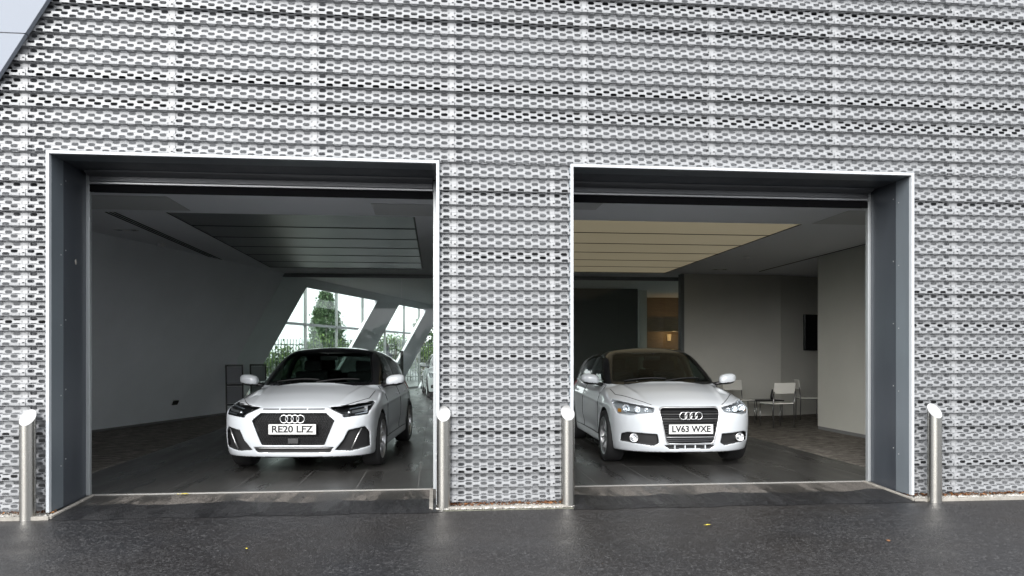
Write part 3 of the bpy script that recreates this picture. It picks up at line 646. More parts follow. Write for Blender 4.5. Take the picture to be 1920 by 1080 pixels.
def stones(x0, x1, n):
    base = np.array([(1,0,0),(-1,0,0),(0,1,0),(0,-1,0),(0,0,1),(0,0,-1)], float); tri = np.array([(0,2,4),(2,1,4),(1,3,4),(3,0,4),(2,0,5),(1,2,5),(3,1,5),(0,3,5)])
    V = []; F = []
    for i in range(n):
        s = rng.uniform(0.007, 0.017); q = base*s*rng.uniform(0.6, 1.3, (6, 1)); a = rng.uniform(0, 6.28); c, sn = math.cos(a), math.sin(a)
        q = q @ np.array([[c, -sn, 0], [sn, c, 0], [0, 0, 0.75]]); q += (rng.uniform(x0, x1), rng.uniform(-0.135, 0.10), RZ + 0.010 + s*0.3)
        F.append(tri + 6*i); V.append(q)
    return np.concatenate(V), np.concatenate(F)
for a, b, n in [(-5.2, -3.27, 2600), (0.0, 1.25, 1700), (4.53, 7.5, 4000)]:
    V, F = stones(a, b, n); stuff(np_mesh('gravel', V, F, 'gravel'))
def litter(x0, x1, n, y0, y1, z):
    V = []; F = []
    for i in range(n):
        s = rng.uniform(0.012, 0.03); a = rng.uniform(0, 6.28); c, sn = math.cos(a), math.sin(a); x, y = rng.uniform(x0, x1), rng.uniform(y0, y1); t = rng.uniform(-0.01, 0.012)
        q = [(-1, 0, t), (0, -0.45, 0.004), (1, 0, t*0.6), (0, 0.45, 0.006)]
        V += [(x + s*(u*c - v*sn), y + s*(u*sn + v*c), z + w + rng.uniform(0, 0.02)) for u, v, w in q]; F.append((4*i, 4*i+1, 4*i+2, 4*i+3))
    return V, F
for a, b, n in [(-5, -3.27, 160), (0.02, 1.22, 190), (4.55, 7.5, 420)]:
    V, F = litter(a, b, n, -0.055, 0.05, RZ + 0.022); stuff(np_mesh('leaf_litter', V, F, 'leaf_litter'))
def fallen_leaf(x, y, z, s, a, m, label):
    g = Geo(); c, sn = math.cos(a), math.sin(a); out = [(-1, 0), (-0.55, -0.38), (0.1, -0.48), (0.6, -0.25), (1, 0), (0.6, 0.28), (0.1, 0.5), (-0.55, 0.36)]
    vs = [(0, 0, 0.10*s)] + [(s*(u*c-v*sn), s*(u*sn+v*c), 0.06*s*abs(v)*4 + 0.002) for u, v in out]
    g.add(vs, [(0, i+1, (i+1) % 8+1) for i in range(8)]); g.tube([(-s*c, -s*sn, 0.004), (-1.5*s*c, -1.5*s*sn, 0.006)], 0.0015, 4)
    o = g.build('fallen_leaf', m); o.location = (x, y, z); tag(o, label, 'leaf')
fallen_leaf(2.20, -0.92, RZ+0.004, 0.028, 0.3, 'leaf_yellow', 'yellow fallen leaf lying on the wet road before the warm ceilinged bay')
fallen_leaf(3.35, -1.55, RZ+0.004, 0.030, 1.1, 'leaf_brown', 'pinkish brown fallen leaf lying on the wet road')
fallen_leaf(-1.35, -1.30, RZ+0.004, 0.016, 2.0, 'leaf_yellow', 'tiny yellow leaf on the wet road before the dark ceilinged bay')
fallen_leaf(-2.38, 0.57, 0.004, 0.045, 0.1, 'leaf_yellow', 'yellow leaf lying on the apron against the door sill')

# ------------------------------------------------------------ the showroom building
bld = tag(empty('showroom_building'), 'showroom clad in perforated corrugated silver sheet with two open vehicle bays', 'building')
# perforated corrugated sheets: one cell per slot, slots are real holes
_dz = [0.0254, 0.0254, 0.0066, 0.0066, 0.0254, 0.0254, 0.0066, 0.0066]; _dy = [-0.0020, 0.0020, 0.0205, 0.0205, 0.0020, -0.0020, -0.0205, -0.0205]
_zz = np.r_[0, np.cumsum(_dz)]*(PER/sum(_dz)); _yy = np.r_[0, np.cumsum(_dy)] - 0.0410
ROWS = [(_yy[k], _zz[k], _yy[k+1], _zz[k+1]) for k in range(8)]
HWD, HHT = 0.0302, 0.0140
def slot_pts():
    r = HHT; out = []
    for sx, a0 in ((1, -90), (-1, 90)):
        for k in range(5):
            a = R(a0 + 45*k); out.append((sx*(HWD - r) + r*math.cos(a), r*math.sin(a)))
    return np.array(out)
SLOT = slot_pts()
_q1 = (P_H**2/4 - ARC**2)/P_H; _q0 = (P_H**2/4 + ARC**2)/P_H; _qm = (_q0 + _q1)/2      # the honeycomb cell round each slot
HEXC = np.array([(_q1, -ARC), (_qm, -ARC/2), (_q0, 0), (_qm, ARC/2), (_q1, ARC), (-_q1, ARC), (-_qm, ARC/2), (-_q0, 0), (-_qm, -ARC/2), (-_q1, -ARC)])
_len = np.hypot(np.diff(_yy), np.diff(_zz)); _cum = ARC*np.arange(9); _ctr = (_cum[1:] + _cum[:-1])/2; _TOT = _cum[-1]
def fold(S):
    """arc length along the sheet -> depth and height"""
    per = np.floor(S/_TOT); s = S - per*_TOT; return np.interp(s, _cum, _yy), np.interp(s, _cum, _zz) + per*PER
def perforated(name, x0, x1, p0, p1, phase=0.14):
    V = []; Q = []; n = 0
    k10 = np.arange(10); ring = np.stack([k10, (k10+1) % 10, 10 + (k10+1) % 10, 10 + k10], 1); rim = np.stack([10 + k10, 10 + (k10+1) % 10, 20 + (k10+1) % 10, 20 + k10], 1); cellq = np.concatenate([ring, rim])
    zlo, zhi = p0*PER, p1*PER
    for per in range(p0, p1):
        for r in range(8):
            S0 = per*_TOT + _ctr[r]; ph = phase + (P_H/2 if r % 2 else 0)
            ks = np.arange(math.ceil((x0 - _q0 - ph)/P_H), math.floor((x1 + _q0 - ph)/P_H) + 1)
            if not len(ks): continue
            xs = ph + ks*P_H; P2 = np.concatenate([HEXC, SLOT, SLOT]); S = S0 + P2[:, 1]; y, z = fold(S); e = 1e-4; ya, za = fold(S - 0.004); yb, zb = fold(S + 0.004)
            d = np.stack([yb - ya, zb - za], 1); d /= np.linalg.norm(d, axis=1)[:, None]
            y[20:] += d[20:, 1]*0.004; z[20:] -= d[20:, 0]*0.004
            vv = np.zeros((len(xs), 30, 3)); vv[..., 0] = np.clip(xs[:, None] + P2[None, :, 0], x0, x1); vv[..., 1] = y; vv[..., 2] = np.clip(z, zlo, zhi)
            V.append(vv.reshape(-1, 3)); Q.append((cellq[None] + 30*np.arange(len(xs))[:, None, None]).reshape(-1, 4) + n); n += 30*len(xs)
    return np_mesh(name, np.concatenate(V), np.concatenate(Q), 'sheet', bld)
def joint_strip(x, p0, p1, w=0.022):
    V = []; Q = []; n = 0
    for per in range(p0, p1):
        for (ya, za, yb, zb) in ROWS:
            for dy in (-0.0035,):
                V += [(x-w, ya+dy, za+per*PER), (x+w, ya+dy, za+per*PER), (x+w, yb+dy, zb+per*PER), (x-w, yb+dy, zb+per*PER)]; Q.append((n, n+1, n+2, n+3)); n += 4
            # a pair of fixing slots in the cover strip
    o = np_mesh('joint_strip', V, Q, 'strip', bld)
    g = Geo()
    for per in range(p0, p1): z = per*PER + ARC; g.box(x+0.000, x+0.016, -0.0492, -0.0468, z-0.005, z+0.005)
    stuff(g.build('fixing_slot', 'rail', o))
    return o
NTOP = 43; POPEN = 24
joints = [0.14 + k*W_J for k in range(-4, 6)]
for a, b in zip(joints, joints[1:]):
    a2, b2 = a, b
    segs = [(a2, b2, POPEN, NTOP)]
    perforated('perforated_panel', a2, b2, POPEN, NTOP)
for j in joints[:-1]: joint_strip(j, POPEN, NTOP)
perforated('perforated_panel', joints[0], joints[1], 0, POPEN); perforated('perforated_panel', joints[1], -3.31, 0, POPEN); joint_strip(joints[1], 0, POPEN); joint_strip(joints[0], 0, POPEN)
perforated('perforated_panel', 0.02, 1.23, 0, POPEN, 0.09); joint_strip(0.16, 0, POPEN); joint_strip(1.06, 0, POPEN)
perforated('perforated_panel', 4.565, joints[8], 0, POPEN); perforated('perforated_panel', joints[8], joints[9], 0, POPEN); joint_strip(joints[8], 0, POPEN)
# backing boards with dark carrier rails behind the sheets
def backing(x0, x1, z0, z1):
    g = Geo(); g.box(x0, x1, 0.13, 0.16, z0, z1); g.build('backing_board', 'backing', bld)
backing(-6.0, -3.32, -0.05, 3.06); backing(0.02, 1.23, -0.05, 3.06); backing(4.57, 9, -0.05, 3.06); backing(-6.0, 9, 3.06, 6.2)
zr = [0.26, 0.62, 0.86, 1.31, 1.62, 1.93, 2.24, 2.58, 2.83, 3.22, 3.55, 3.78, 4.12, 4.40, 4.63, 5.05]
for z in zr:
    for x0, x1 in ([(-5, -3.32), (0.03, 1.22), (4.57, 7.3)] if z < 3.0 else [(-5, 7.3)]):
        if random.random() < 0.55: g = Geo(); g.box(x0 + random.uniform(0, 0.15), x1, 0.05, 0.128, z, z + random.choice((0.018, 0.03, 0.04))); g.build('carrier_rail', 'rail', bld)
for j in joints: g = Geo(); g.box(j-0.03, j+0.03, 0.03, 0.05, 3.1 if -3.3 < j < 4.5 else 0, 5.4); g.build('carrier_post', 'backing', bld)
# openings: white edge trims, reveals, soffits, shutters
for k, (a, b) in enumerate(OPEN):
    for x0, x1, z0, z1 in ((a-0.027, a, -0.02, TOPZ + 0.027), (b, b+0.027, -0.02, TOPZ + 0.027), (a, b, TOPZ, TOPZ + 0.027)):
        g = Geo(); g.box(x0, x1, -0.059, -0.015, z0, z1); g.build('opening_trim', 'frame_white', bld, bevel=0.003)
    for sx, xf in ((1, a), (-1, b)):
        t = 0.03
        def slab(y0, y1, nm, m, th=t, z0=0.0, z1=TOPZ):
            xa, xb = (xf - th, xf) if sx > 0 else (xf, xf + th)
            g = Geo(); g.box(min(xa, xb), max(xa, xb), y0, y1, z0 if y0 > 0.2 else -0.02, z1); return g.build(nm, m, bld)
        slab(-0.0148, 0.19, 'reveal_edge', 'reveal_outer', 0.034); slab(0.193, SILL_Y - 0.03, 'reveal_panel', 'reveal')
        xa = xf if sx > 0 else xf - 0.03
        g = Geo(); g.box(xa, xa+0.03, SILL_Y-0.03, SILL_Y+0.02, 0, TOPZ); g.build('shutter_channel', 'channel', bld, bevel=0.003)
        for z in np.arange(0.35, 3.0, 0.62):
            for yy in (0.145, 0.23):
                g = Geo(); g.lathe([(0.0065, 0), (0.006, 0.003), (0.001, 0.0045)], 10, 'x'); o = g.build('screw', 'screw', bld); o.location = (xf, yy, z + (0.05 if yy > 0.2 else 0)); o.rotation_euler = (0, 0, 0 if sx > 0 else math.pi)
    g = Geo(); g.box(a, b, -0.0148, 0.19, TOPZ, TOPZ + 0.03); g.build('soffit_edge', 'reveal_outer', bld)
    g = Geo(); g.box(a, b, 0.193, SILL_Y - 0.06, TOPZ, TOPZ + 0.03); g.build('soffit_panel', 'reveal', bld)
    # rolled up shutter: curved slats, bright bottom bar, black seal
    g = Geo(); g.prism([(SILL_Y - 0.16, TOPZ - 0.001), (SILL_Y - 0.15, 3.035), (SILL_Y - 0.06, 3.012), (SILL_Y - 0.05, TOPZ - 0.001)], 'x', a + 0.031, b - 0.031); g.build('shutter_guard', 'shutter', bld, bevel=0.004)
    g = Geo(); g.box(a + 0.031, b - 0.031, SILL_Y - 0.045, SILL_Y - 0.005, 2.965, 3.045); g.build('shutter_slat', 'shutter', bld, bevel=0.008)
    g = Geo(); g.box(a + 0.031, b - 0.031, SILL_Y - 0.055, SILL_Y + 0.005, 2.940, 2.963); g.build('shutter_bottom_bar', 'shutter_bar', bld, bevel=0.006)
    g = Geo(); g.box(a + 0.031, b - 0.031, SILL_Y - 0.03, SILL_Y + 0.0, 2.872, 2.9385); g.build('shutter_seal', 'black', bld)
    g = Geo(); g.box(a + 0.0, b - 0.0, SILL_Y - 0.02, SILL_Y + 0.015, -0.05, 0.004); g.build('threshold_strip', 'threshold', bld)
g = Geo(); g.lathe([(0.022, 0), (0.02, 0.006), (0.001, 0.009)], 12, 'x'); o = g.build('chipped_patch', 'concrete', bld); o.location = (OPEN[0][0], 0.42, 2.18); o.scale = (0.4, 0.8, 1.2)
# leaning light grey fascia at the building's end
def lean_x(z): return -3.286 - 0.594*(4.339 - z)
for z0, z1 in ((-0.1, 1.30), (1.306, 2.67), (2.676, 4.044), (4.050, 6.2)):
    q = lambda z, y: [(lean_x(z) - 3.0, y, z), (lean_x(z), y, z)]
    g = Geo(); g.hexa([(lean_x(z0)-3, -0.10, z0), (lean_x(z0), -0.10, z0), (lean_x(z0), -0.05, z0), (lean_x(z0)-3, -0.05, z0)], [(lean_x(z1)-3, -0.10, z1), (lean_x(z1), -0.10, z1), (lean_x(z1), -0.05, z1), (lean_x(z1)-3, -0.05, z1)])
    g.build('fascia_panel', 'fascia', bld, bevel=0.004)
g = Geo(); g.hexa([(lean_x(-0.1)-3, -0.095, -0.1), (lean_x(-0.1)-0.02, -0.095, -0.1), (lean_x(-0.1)-0.02, -0.06, -0.1), (lean_x(-0.1)-3, -0.06, -0.1)], [(lean_x(6.2)-3, -0.095, 6.2), (lean_x(6.2)-0.02, -0.095, 6.2), (lean_x(6.2)-0.02, -0.06, 6.2), (lean_x(6.2)-3, -0.06, 6.2)]); g.build('fascia_core', 'rail', bld)

# ------------------------------------------------------------ inside: walls, ceiling, floor
def lw(y, z, off=0.0): return -5.83 + 0.31*(y - 6.5) + 0.547*z + off      # the leaning side wall, inner face
HALL_Y, HALL_X = 22.0, 10.5
def lean_piece(y0, y1, z0, z1, nm='side_wall', m='wall_paint', th=0.09):
    g = Geo(); g.hexa([(lw(y0, z0), y0, z0), (lw(y1, z0), y1, z0), (lw(y1, z0)-th, y1, z0), (lw(y0, z0)-th, y0, z0)], [(lw(y0, z1), y0, z1), (lw(y1, z1), y1, z1), (lw(y1, z1)-th, y1, z1), (lw(y0, z1)-th, y0, z1)])
    return g.build(nm, m, bld)
lean_piece(0.3, 10.70, -0.03, CEIL)
WIN = [(10.70, 14.85), (16.55, 19.15), (20.75, 23.2)]
for (a, b) in WIN: lean_piece(a, b, 2.88, CEIL, 'side_wall_head')
for (a, b) in zip([w[1] for w in WIN], [w[0] for w in WIN[1:]] + [24.5]): lean_piece(a, b, -0.03, CEIL, 'leaning_column')
lean_piece(0.66, 10.70, 0.0, 0.0501, 'skirting', 'skirting', -0.012)
# glazing outside the leaning wall: upright curtain wall with mullions and a transom
def gx(y): return lw(y, 0) - 0.45 + 0.0*y
gl_a, gl_b = 9.6, 23.4
d = Vector((lw(1, 0) - lw(0, 0), 1)).normalized()
def gpt(y, z, off=0.0): return (lw(y, 1.2) - 0.75 + off, y, z)
for y in (9.8, 11.45, 14.1, 16.0, 17.9, 19.8, 21.7, 23.4):
    g = Geo(); x = gpt(y, 0)[0]; g.box(x-0.04, x+0.04, y-0.035, y+0.035, -0.05, 3.6); g.build('mullion', 'mullion', bld)
for z in (0.05, 2.155, 3.3):
    g = Geo(); a, b = gpt(9.8, z), gpt(23.4, z); g.hexa([(a[0]-0.03, a[1], z-0.035), (a[0]+0.03, a[1], z-0.035), (b[0]+0.03, b[1], z-0.035), (b[0]-0.03, b[1], z-0.035)], [(a[0]-0.03, a[1], z+0.035), (a[0]+0.03, a[1], z+0.035), (b[0]+0.03, b[1], z+0.035), (b[0]-0.03, b[1], z+0.035)]); g.build('transom', 'mullion', bld)
ys = (9.8, 11.45, 14.1, 16.0, 17.9, 19.8, 21.7, 23.4)
for y0, y1 in zip(ys, ys[1:]):
    for z0, z1 in ((0.086, 2.119), (2.191, 3.264)):
        a, b = gpt(y0 + 0.036, 0), gpt(y1 - 0.036, 0); g = Geo(); g.hexa([(a[0]-0.006, a[1], z0), (a[0]+0.006, a[1], z0), (b[0]+0.006, b[1], z0), (b[0]-0.006, b[1], z0)], [(a[0]-0.006, a[1], z1), (a[0]+0.006, a[1], z1), (b[0]+0.006, b[1], z1), (b[0]-0.006, b[1], z1)]); g.build('pane', 'facade_glass', bld)
# closing walls, ceiling slab
g = Geo(); g.box(-6.3, HALL_X, 0.0, HALL_Y, 0, 0)
def wallbox(nm, x0, x1, y0, y1, z0, z1, m='wall_paint'): g = Geo(); g.box(x0, x1, y0, y1, z0, z1); return g.build(nm, m, bld)
g = Geo(); ya, yb = HALL_Y + 2.4, HALL_Y + 2.6; g.hexa([(lw(ya, 0), ya, 0), (HALL_X, ya, 0), (HALL_X, yb, 0), (lw(yb, 0), yb, 0)], [(lw(ya, CEIL), ya, CEIL), (HALL_X, ya, CEIL), (HALL_X, yb, CEIL), (lw(yb, CEIL), yb, CEIL)]); g.build('end_wall', 'wall_paint', bld)
wallbox('flank_wall', HALL_X, HALL_X + 0.2, 0.2, 9.9, -0.05, CEIL)
for y0 in np.arange(9.9, 24.3, 2.4):
    wallbox('mullion', HALL_X, HALL_X + 0.08, y0, y0 + 0.08, -0.05, CEIL, 'mullion'); wallbox('pane', HALL_X + 0.03, HALL_X + 0.042, y0 + 0.081, min(y0 + 2.399, 24.4), 0.0, CEIL - 0.005, 'facade_glass')
front = [(-7.4, -3.35), (0.032, 1.218), (4.60, HALL_X)]
for x0, x1 in front: wallbox('front_wall', x0, x1, SILL_Y + 0.021, SILL_Y + 0.15, -0.05, CEIL)
for a, b in OPEN: wallbox('lintel', a, b, SILL_Y + 0.021, SILL_Y + 0.15, 2.90, CEIL, 'black')
# ceiling with the two sunken bays left open for the panels
BAYS = [(-3.30, -0.27, 2.72, 8.55), (1.60, 4.87, 2.72, 8.75)]
def ceil_box(x0, x1, y0, y1): wallbox('ceiling', x0, x1, y0, y1, CEIL, CEIL + 0.12, 'ceiling')
def ceil_side(y0, y1, x1, nm='ceiling', m='ceiling', z0=CEIL, z1=CEIL + 0.12):
    g = Geo(); g.prism([(lw(y0, CEIL), y0), (x1, y0), (x1, y1), (lw(y1, CEIL), y1)], 'z', z0, z1); g.build(nm, m, bld)
ceil_side(SILL_Y + 0.02, 2.72, HALL_X); ceil_side(8.75, HALL_Y + 2.6, HALL_X); ceil_side(2.72, 8.75, BAYS[0][0])
ceil_box(BAYS[0][1], BAYS[1][0], 2.72, 8.75); ceil_box(BAYS[1][1], HALL_X, 2.72, 8.75); ceil_box(BAYS[0][0], BAYS[0][1], 8.55, 8.75)
ceil_side(0.17, HALL_Y + 2.6, HALL_X + 0.2, 'roof_slab', 'rail', CEIL + 0.13, CEIL + 0.4)
for (x0, x1, y0, y1), mname in zip(BAYS, ('slat_dark', 'slat_warm')):
    n = 6; L = (y1 - y0)/n
    for k in range(n): g = Geo(); g.box(x0 + 0.02, x1 - 0.02, y0 + k*L + 0.022, y0 + (k+1)*L - 0.022, CEIL + 0.010, CEIL + 0.03); g.build('ceiling_panel', mname, bld)
for (x0, x1, y0, y1) in BAYS:
    for k in range(7): y = y0 + k*(y1 - y0)/6; g = Geo(); g.box(x0 + 0.002, x1 - 0.002, y - 0.023 if k else y + 0.001, y + 0.023 if k < 6 else y - 0.001, CEIL + 0.006, CEIL + 0.009); g.build('ceiling_bar', 'rail', bld)
    for x in (x0 + 0.012, x1 - 0.012): g = Geo(); g.box(x - 0.010, x + 0.010, y0 + 0.031, y1 - 0.031, CEIL + 0.002, CEIL + 0.0055); g.build('ceiling_edge', 'rail', bld)
for x0, x1, y0, y1 in ((-5.0, -2.95, 1.75, 2.55), (-0.75, 0.6, 1.9, 2.6), (1.0, 1.9, 1.3, 2.0), (4.95, 6.0, 1.75, 2.65)): wallbox('access_panel', x0, x1, y0, y1, CEIL - 0.006, CEIL - 0.001, 'ceiling_tile')
# slot diffuser beside the dark bay
g = Geo()
for k in range(3): g.box(-4.02 + k*0.05, -3.995 + k*0.05, 2.75, 7.9, CEIL - 0.004, CEIL - 0.0012)
vent = g.build('slot_diffuser', 'black', bld)
g = Geo(); g.box(6.70, 6.735, 2.5, 8.2, CEIL - 0.004, CEIL - 0.0012); g.build('shadow_gap', 'black', bld)
# right bay walls
wallbox('partition_wall', 6.77, 6.98, 0.81, 5.9, 0.06, CEIL - 0.003, 'wall_warm'); wallbox('skirting', 6.775, 6.975, 0.82, 5.895, 0.0, 0.0599, 'skirting')
wallbox('partition_wall', 5.30, 7.47, 8.80, 8.95, 0.0, CEIL - 0.003, 'wall_warm'); wallbox('wall_end_post', 5.24, 5.298, 8.78, 9.0, 0.0, CEIL - 0.003, 'mullion')
g = Geo(); g.hexa([(7.471, 8.80, 0), (10.4, 9.9, 0), (10.35, 10.05, 0), (7.471, 8.95, 0)], [(7.471, 8.80, CEIL-0.003), (10.4, 9.9, CEIL-0.003), (10.35, 10.05, CEIL-0.003), (7.471, 8.95, CEIL-0.003)]); g.build('partition_wall', 'wall_warm', bld)
# glass partition behind both bays
GY = 9.55
px = [-4.2, -2.35, -0.75, 0.85, 2.45, 4.05, 5.55]
for x0, x1 in zip(px, px[1:]):
    g = Geo(); g.box(x0 + 0.004, x1 - 0.004, GY, GY + 0.012, 0.012, CEIL - 0.08); g.build('glass_partition', 'window_glass', bld)
wallbox('partition_head', -4.2, 5.55, GY - 0.03, GY + 0.04, CEIL - 0.08, CEIL - 0.002, 'mullion')
# floor: tiles on a grout bed, carpet either side
g = Geo(); g.box(-7.6, HALL_X, SILL_Y + 0.016, HALL_Y + 2.5, -0.055, -0.002); floor = struct(g.build('floor', 'grout'))
TX0, TX1 = -3.85, 5.05; tw, tl = 0.608, 1.216; xs0 = -0.185
tm = None; x = xs0 + math.ceil((TX0 - xs0)/tw - 1)*tw
i0 = int(math.floor((TX0 - xs0)/tw)); i1 = int(math.ceil((TX1 - xs0)/tw))
def tile_mesh(w, l):
    g = Geo(); g.box(0.0035, w - 0.0035, 0.0035, l - 0.0035, -0.02, 0.0); return g
cache = {}
for i in range(i0, i1):
    for j in range(0, 11):
        xa, xb = max(TX0, xs0 + i*tw), min(TX1, xs0 + (i+1)*tw); ya, yb = SILL_Y + 0.016 + max(0, j*tl - 0.0), SILL_Y + 0.016 + (j+1)*tl
        key = (round(xb-xa, 3), round(yb-ya, 3))
        if key[0] < 0.03: continue
        if key not in cache: o = tile_mesh(*key).build('tile', 'tile', floor); cache[key] = o.data
        else: o = link('tile', cache[key], floor)
        o.location = (xa, ya, 0)
for x0, x1 in ((-7.55, TX0 - 0.003), (TX1 + 0.003, HALL_X - 0.01)):
    g = Geo(); g.box(x0, x1, SILL_Y + 0.16, HALL_Y + 2.3, -0.005, 0.003); struct(g.build('carpet', 'carpet'))
g = Geo(); g.box(TX0, TX1, SILL_Y + 0.02 + 11*tl, HALL_Y + 2.3, -0.005, 0.0); struct(g.build('hall_floor', 'tile'))
# the lit corner seen through the glass behind the warm bay
wallbox('hall_column', 5.46, 5.66, 12.9, 13.1, 0, CEIL, 'wall_warm')
wallbox('bulkhead', 5.9, 8.6, 14.0, 14.3, 2.0, 2.42, 'wood'); wallbox('timber_wall', 5.6, 9.2, 15.4, 15.5, 0, CEIL, 'wood')
wallbox('dark_wall', 2.0, 5.3, 12.5, 12.65, 0, CEIL, 'green_dark')

# ------------------------------------------------------------ cars
carA = build_car('white_hatchback', CAR_A, DA, (-1.575, 1.62, 0.0), R(-5.2))
tag(carA, 'white hatchback with black hexagonal grille and plate RE20 LFZ parked under dark ceiling panels', 'car')
carB = build_car('white_hatchback', CAR_B, DB, (2.93, 1.58, 0.0), R(-1.5))
tag(carB, 'white hatchback with chrome barred grille and plate LV63 WXE parked under yellowish ceiling panels', 'car')
small = ('seat', 'steering_wheel', 'dashboard', 'rear_view_mirror', 'wiper', 'badge', 'number_plate', 'plate_holder', 'bonnet_slot', 'bonnet_seam', 'door_seal', 'handle', 'light_strip', 'projector', 'grille_slat', 'bumper_rib', 'radar_cover')
for src, loc, rz, lab in ((carA, (-6.1, 17.5, RZ), 70, 'white car parked outside the sloping window beside the leaning wall'), (carA, (-7.5, 21.5, RZ), 60, 'white car parked by the railings, farther from the sloping window'),
                          (carB, (0.62, 15.8, 0.0), 4, 'car set in the hall, standing in for one reflected in the glass partition')):  # the hall copy stands in for a car reflected in the partition
    c = copy_tree(src, None, small); c.location = loc; c.rotation_euler = (0, 0, R(rz)); tag(c, lab, 'car')

# ------------------------------------------------------------ bollards
def bollard(x, y, label):
    o = empty('bollard', (x, y, RZ)); n = 40; r = 0.062; V = []; H = 0.86
    g = Geo(); vs = []; fs = []
    for k in range(n):
        t = 2*math.pi*k/n; u, v = r*math.cos(t), r*math.sin(t); vs += [(u, v, 0), (u, v, H + v*1.05)]
    g.add(vs, [(2*k, 2*((k+1) % n), 2*((k+1) % n)+1, 2*k+1) for k in range(n)]); g.build('post', 'steel', o, True)
    g = Geo(); vs = [(0.995*r*math.cos(2*math.pi*k/n), 0.995*r*math.sin(2*math.pi*k/n), H + 0.995*r*math.sin(2*math.pi*k/n)*1.05) for k in range(n)]
    g.add(vs, [tuple(range(n))]); g.build('sloping_cap', 'steel_top', o)
    g = Geo(); g.lathe([(0.006, 0), (0.005, 0.003), (0.001, 0.004)], 10, 'y', (0, -r, 0.06)); g.build('fixing_screw', 'rail', o)
    tag(o, label, 'bollard', 'steel bollards along the showroom front')
bollard(-3.425, -0.13, 'round steel bollard by the dark bay jamb nearest the leaning fascia')
bollard(0.065, -0.07, 'round steel bollard where the cladding pillar meets the dark ceilinged bay')
bollard(1.195, -0.065, 'round steel bollard where the cladding pillar meets the warm ceilinged bay')
bollard(4.68, -0.19, 'round steel bollard by the warm bay jamb farthest from the pillar')

# ------------------------------------------------------------ furniture and fittings
def chair(x, y, rz, label):
    o = empty('chair', (x, y, 0.003), R(rz))
    g = Geo(); g.box(-0.22, 0.22, -0.21, 0.21, 0.43, 0.455); g.build('seat', 'chair_white', o, bevel=0.01)
    g = Geo(); g.prism([(0.205, 0.62), (0.225, 0.62), (0.255, 0.82), (0.235, 0.82)], 'x', -0.22, 0.22); g.build('backrest', 'chair_white', o, bevel=0.008)
    for sx in (-1, 1):
        g = Geo(); g.tube([(sx*0.215, -0.20, 0), (sx*0.215, -0.20, 0.425)], 0.010, 8); g.build('leg', 'chair_steel', o, True)
        g = Geo(); g.tube([(sx*0.215, 0.215, 0), (sx*0.215, 0.205, 0.44), (sx*0.215, 0.235, 0.66)], 0.010, 8); g.build('leg', 'chair_steel', o, True)
        g = Geo(); g.tube([(sx*0.215, -0.20, 0.42), (sx*0.215, 0.205, 0.42)], 0.009, 8); g.build('seat_rail', 'chair_steel', o, True)
    tag(o, label, 'chair', 'white waiting chairs')
chair(6.22, 6.35, 190, 'white chair turned with its back to the bay, beside the low table')
chair(5.92, 7.35, 12, 'white chair against the wall behind the chrome grilled car')
chair(7.62, 7.85, 75, 'white chair half hidden behind the end of the plain wall')
o = empty('side_table', (6.72, 7.95, 0.003))
g = Geo(); g.box(-0.30, 0.30, -0.25, 0.25, 0.38, 0.405); g.build('table_top', 'trim_black', o, bevel=0.006)
for sx in (-1, 1):
    for sy in (-1, 1): g = Geo(); g.tube([(sx*0.27, sy*0.21, 0), (sx*0.27, sy*0.21, 0.38)], 0.012, 8); g.build('leg', 'chair_steel', o, True)
tag(o, 'low dark table standing between the white chairs', 'table')
g = Geo(); g.lathe([(0.001, 0), (0.035, 0), (0.045, 0.06), (0.03, 0.14), (0.016, 0.19), (0.018, 0.21), (0.001, 0.21)], 16); o = g.build('vase', 'trim_black', None, True); o.location = (6.86, 7.9, 0.409); tag(o, 'small dark vase standing on the low table', 'vase')
o = empty('television', (8.42, 9.105, 1.82), math.atan2(1.1, 2.93)); g = Geo(); g.box(-0.40, 0.40, -0.075, -0.02, -0.40, 0.40); g.build('screen', 'tv', o, bevel=0.01); g = Geo(); g.box(-0.15, 0.15, -0.021, 0.045, -0.15, 0.15); g.build('wall_bracket', 'trim_matt', o)
tag(o, 'black television hung on the wall above the white chairs', 'television')
def sign_stand(x, y, rz, label):
    o = empty('display_stand', (x, y, 0.003), R(rz))
    for sx in (-1, 1): g = Geo(); g.hexa([(sx*0.16-0.015, 0, 0), (sx*0.16+0.015, 0, 0), (sx*0.16+0.015, 0.03, 0), (sx*0.16-0.015, 0.03, 0)], [(sx*0.16-0.015, 0.22, 1.12), (sx*0.16+0.015, 0.22, 1.12), (sx*0.16+0.015, 0.25, 1.12), (sx*0.16-0.015, 0.25, 1.12)]); g.build('upright', 'trim_black', o)
    for z in (0.30, 0.70, 1.10): yy = 0.22*z/1.12; g = Geo(); g.box(-0.175, 0.175, yy-0.004, yy+0.034, z-0.02, z+0.02); g.build('crossbar', 'trim_black', o)
    for z0, z1 in ((0.33, 0.67), (0.73, 1.07)):
        a, b = 0.22*z0/1.12 + 0.012, 0.22*z1/1.12 + 0.012; g = Geo(); g.hexa([(-0.145, a, z0), (0.145, a, z0), (0.145, a+0.008, z0), (-0.145, a+0.008, z0)], [(-0.145, b, z1), (0.145, b, z1), (0.145, b+0.008, z1), (-0.145, b+0.008, z1)]); g.build('poster', 'paper', o)
    g = Geo(); g.box(-0.17, 0.17, -0.05, 0.35, 0, 0.02); g.build('base', 'trim_black', o)
    tag(o, label, 'stand')
sign_stand(-4.10, 9.0, 20, 'black framed display stand with two grey posters, nearer the bay'); sign_stand(-3.85, 10.0, 20, 'black framed display stand with two grey posters, nearer the sloping window')
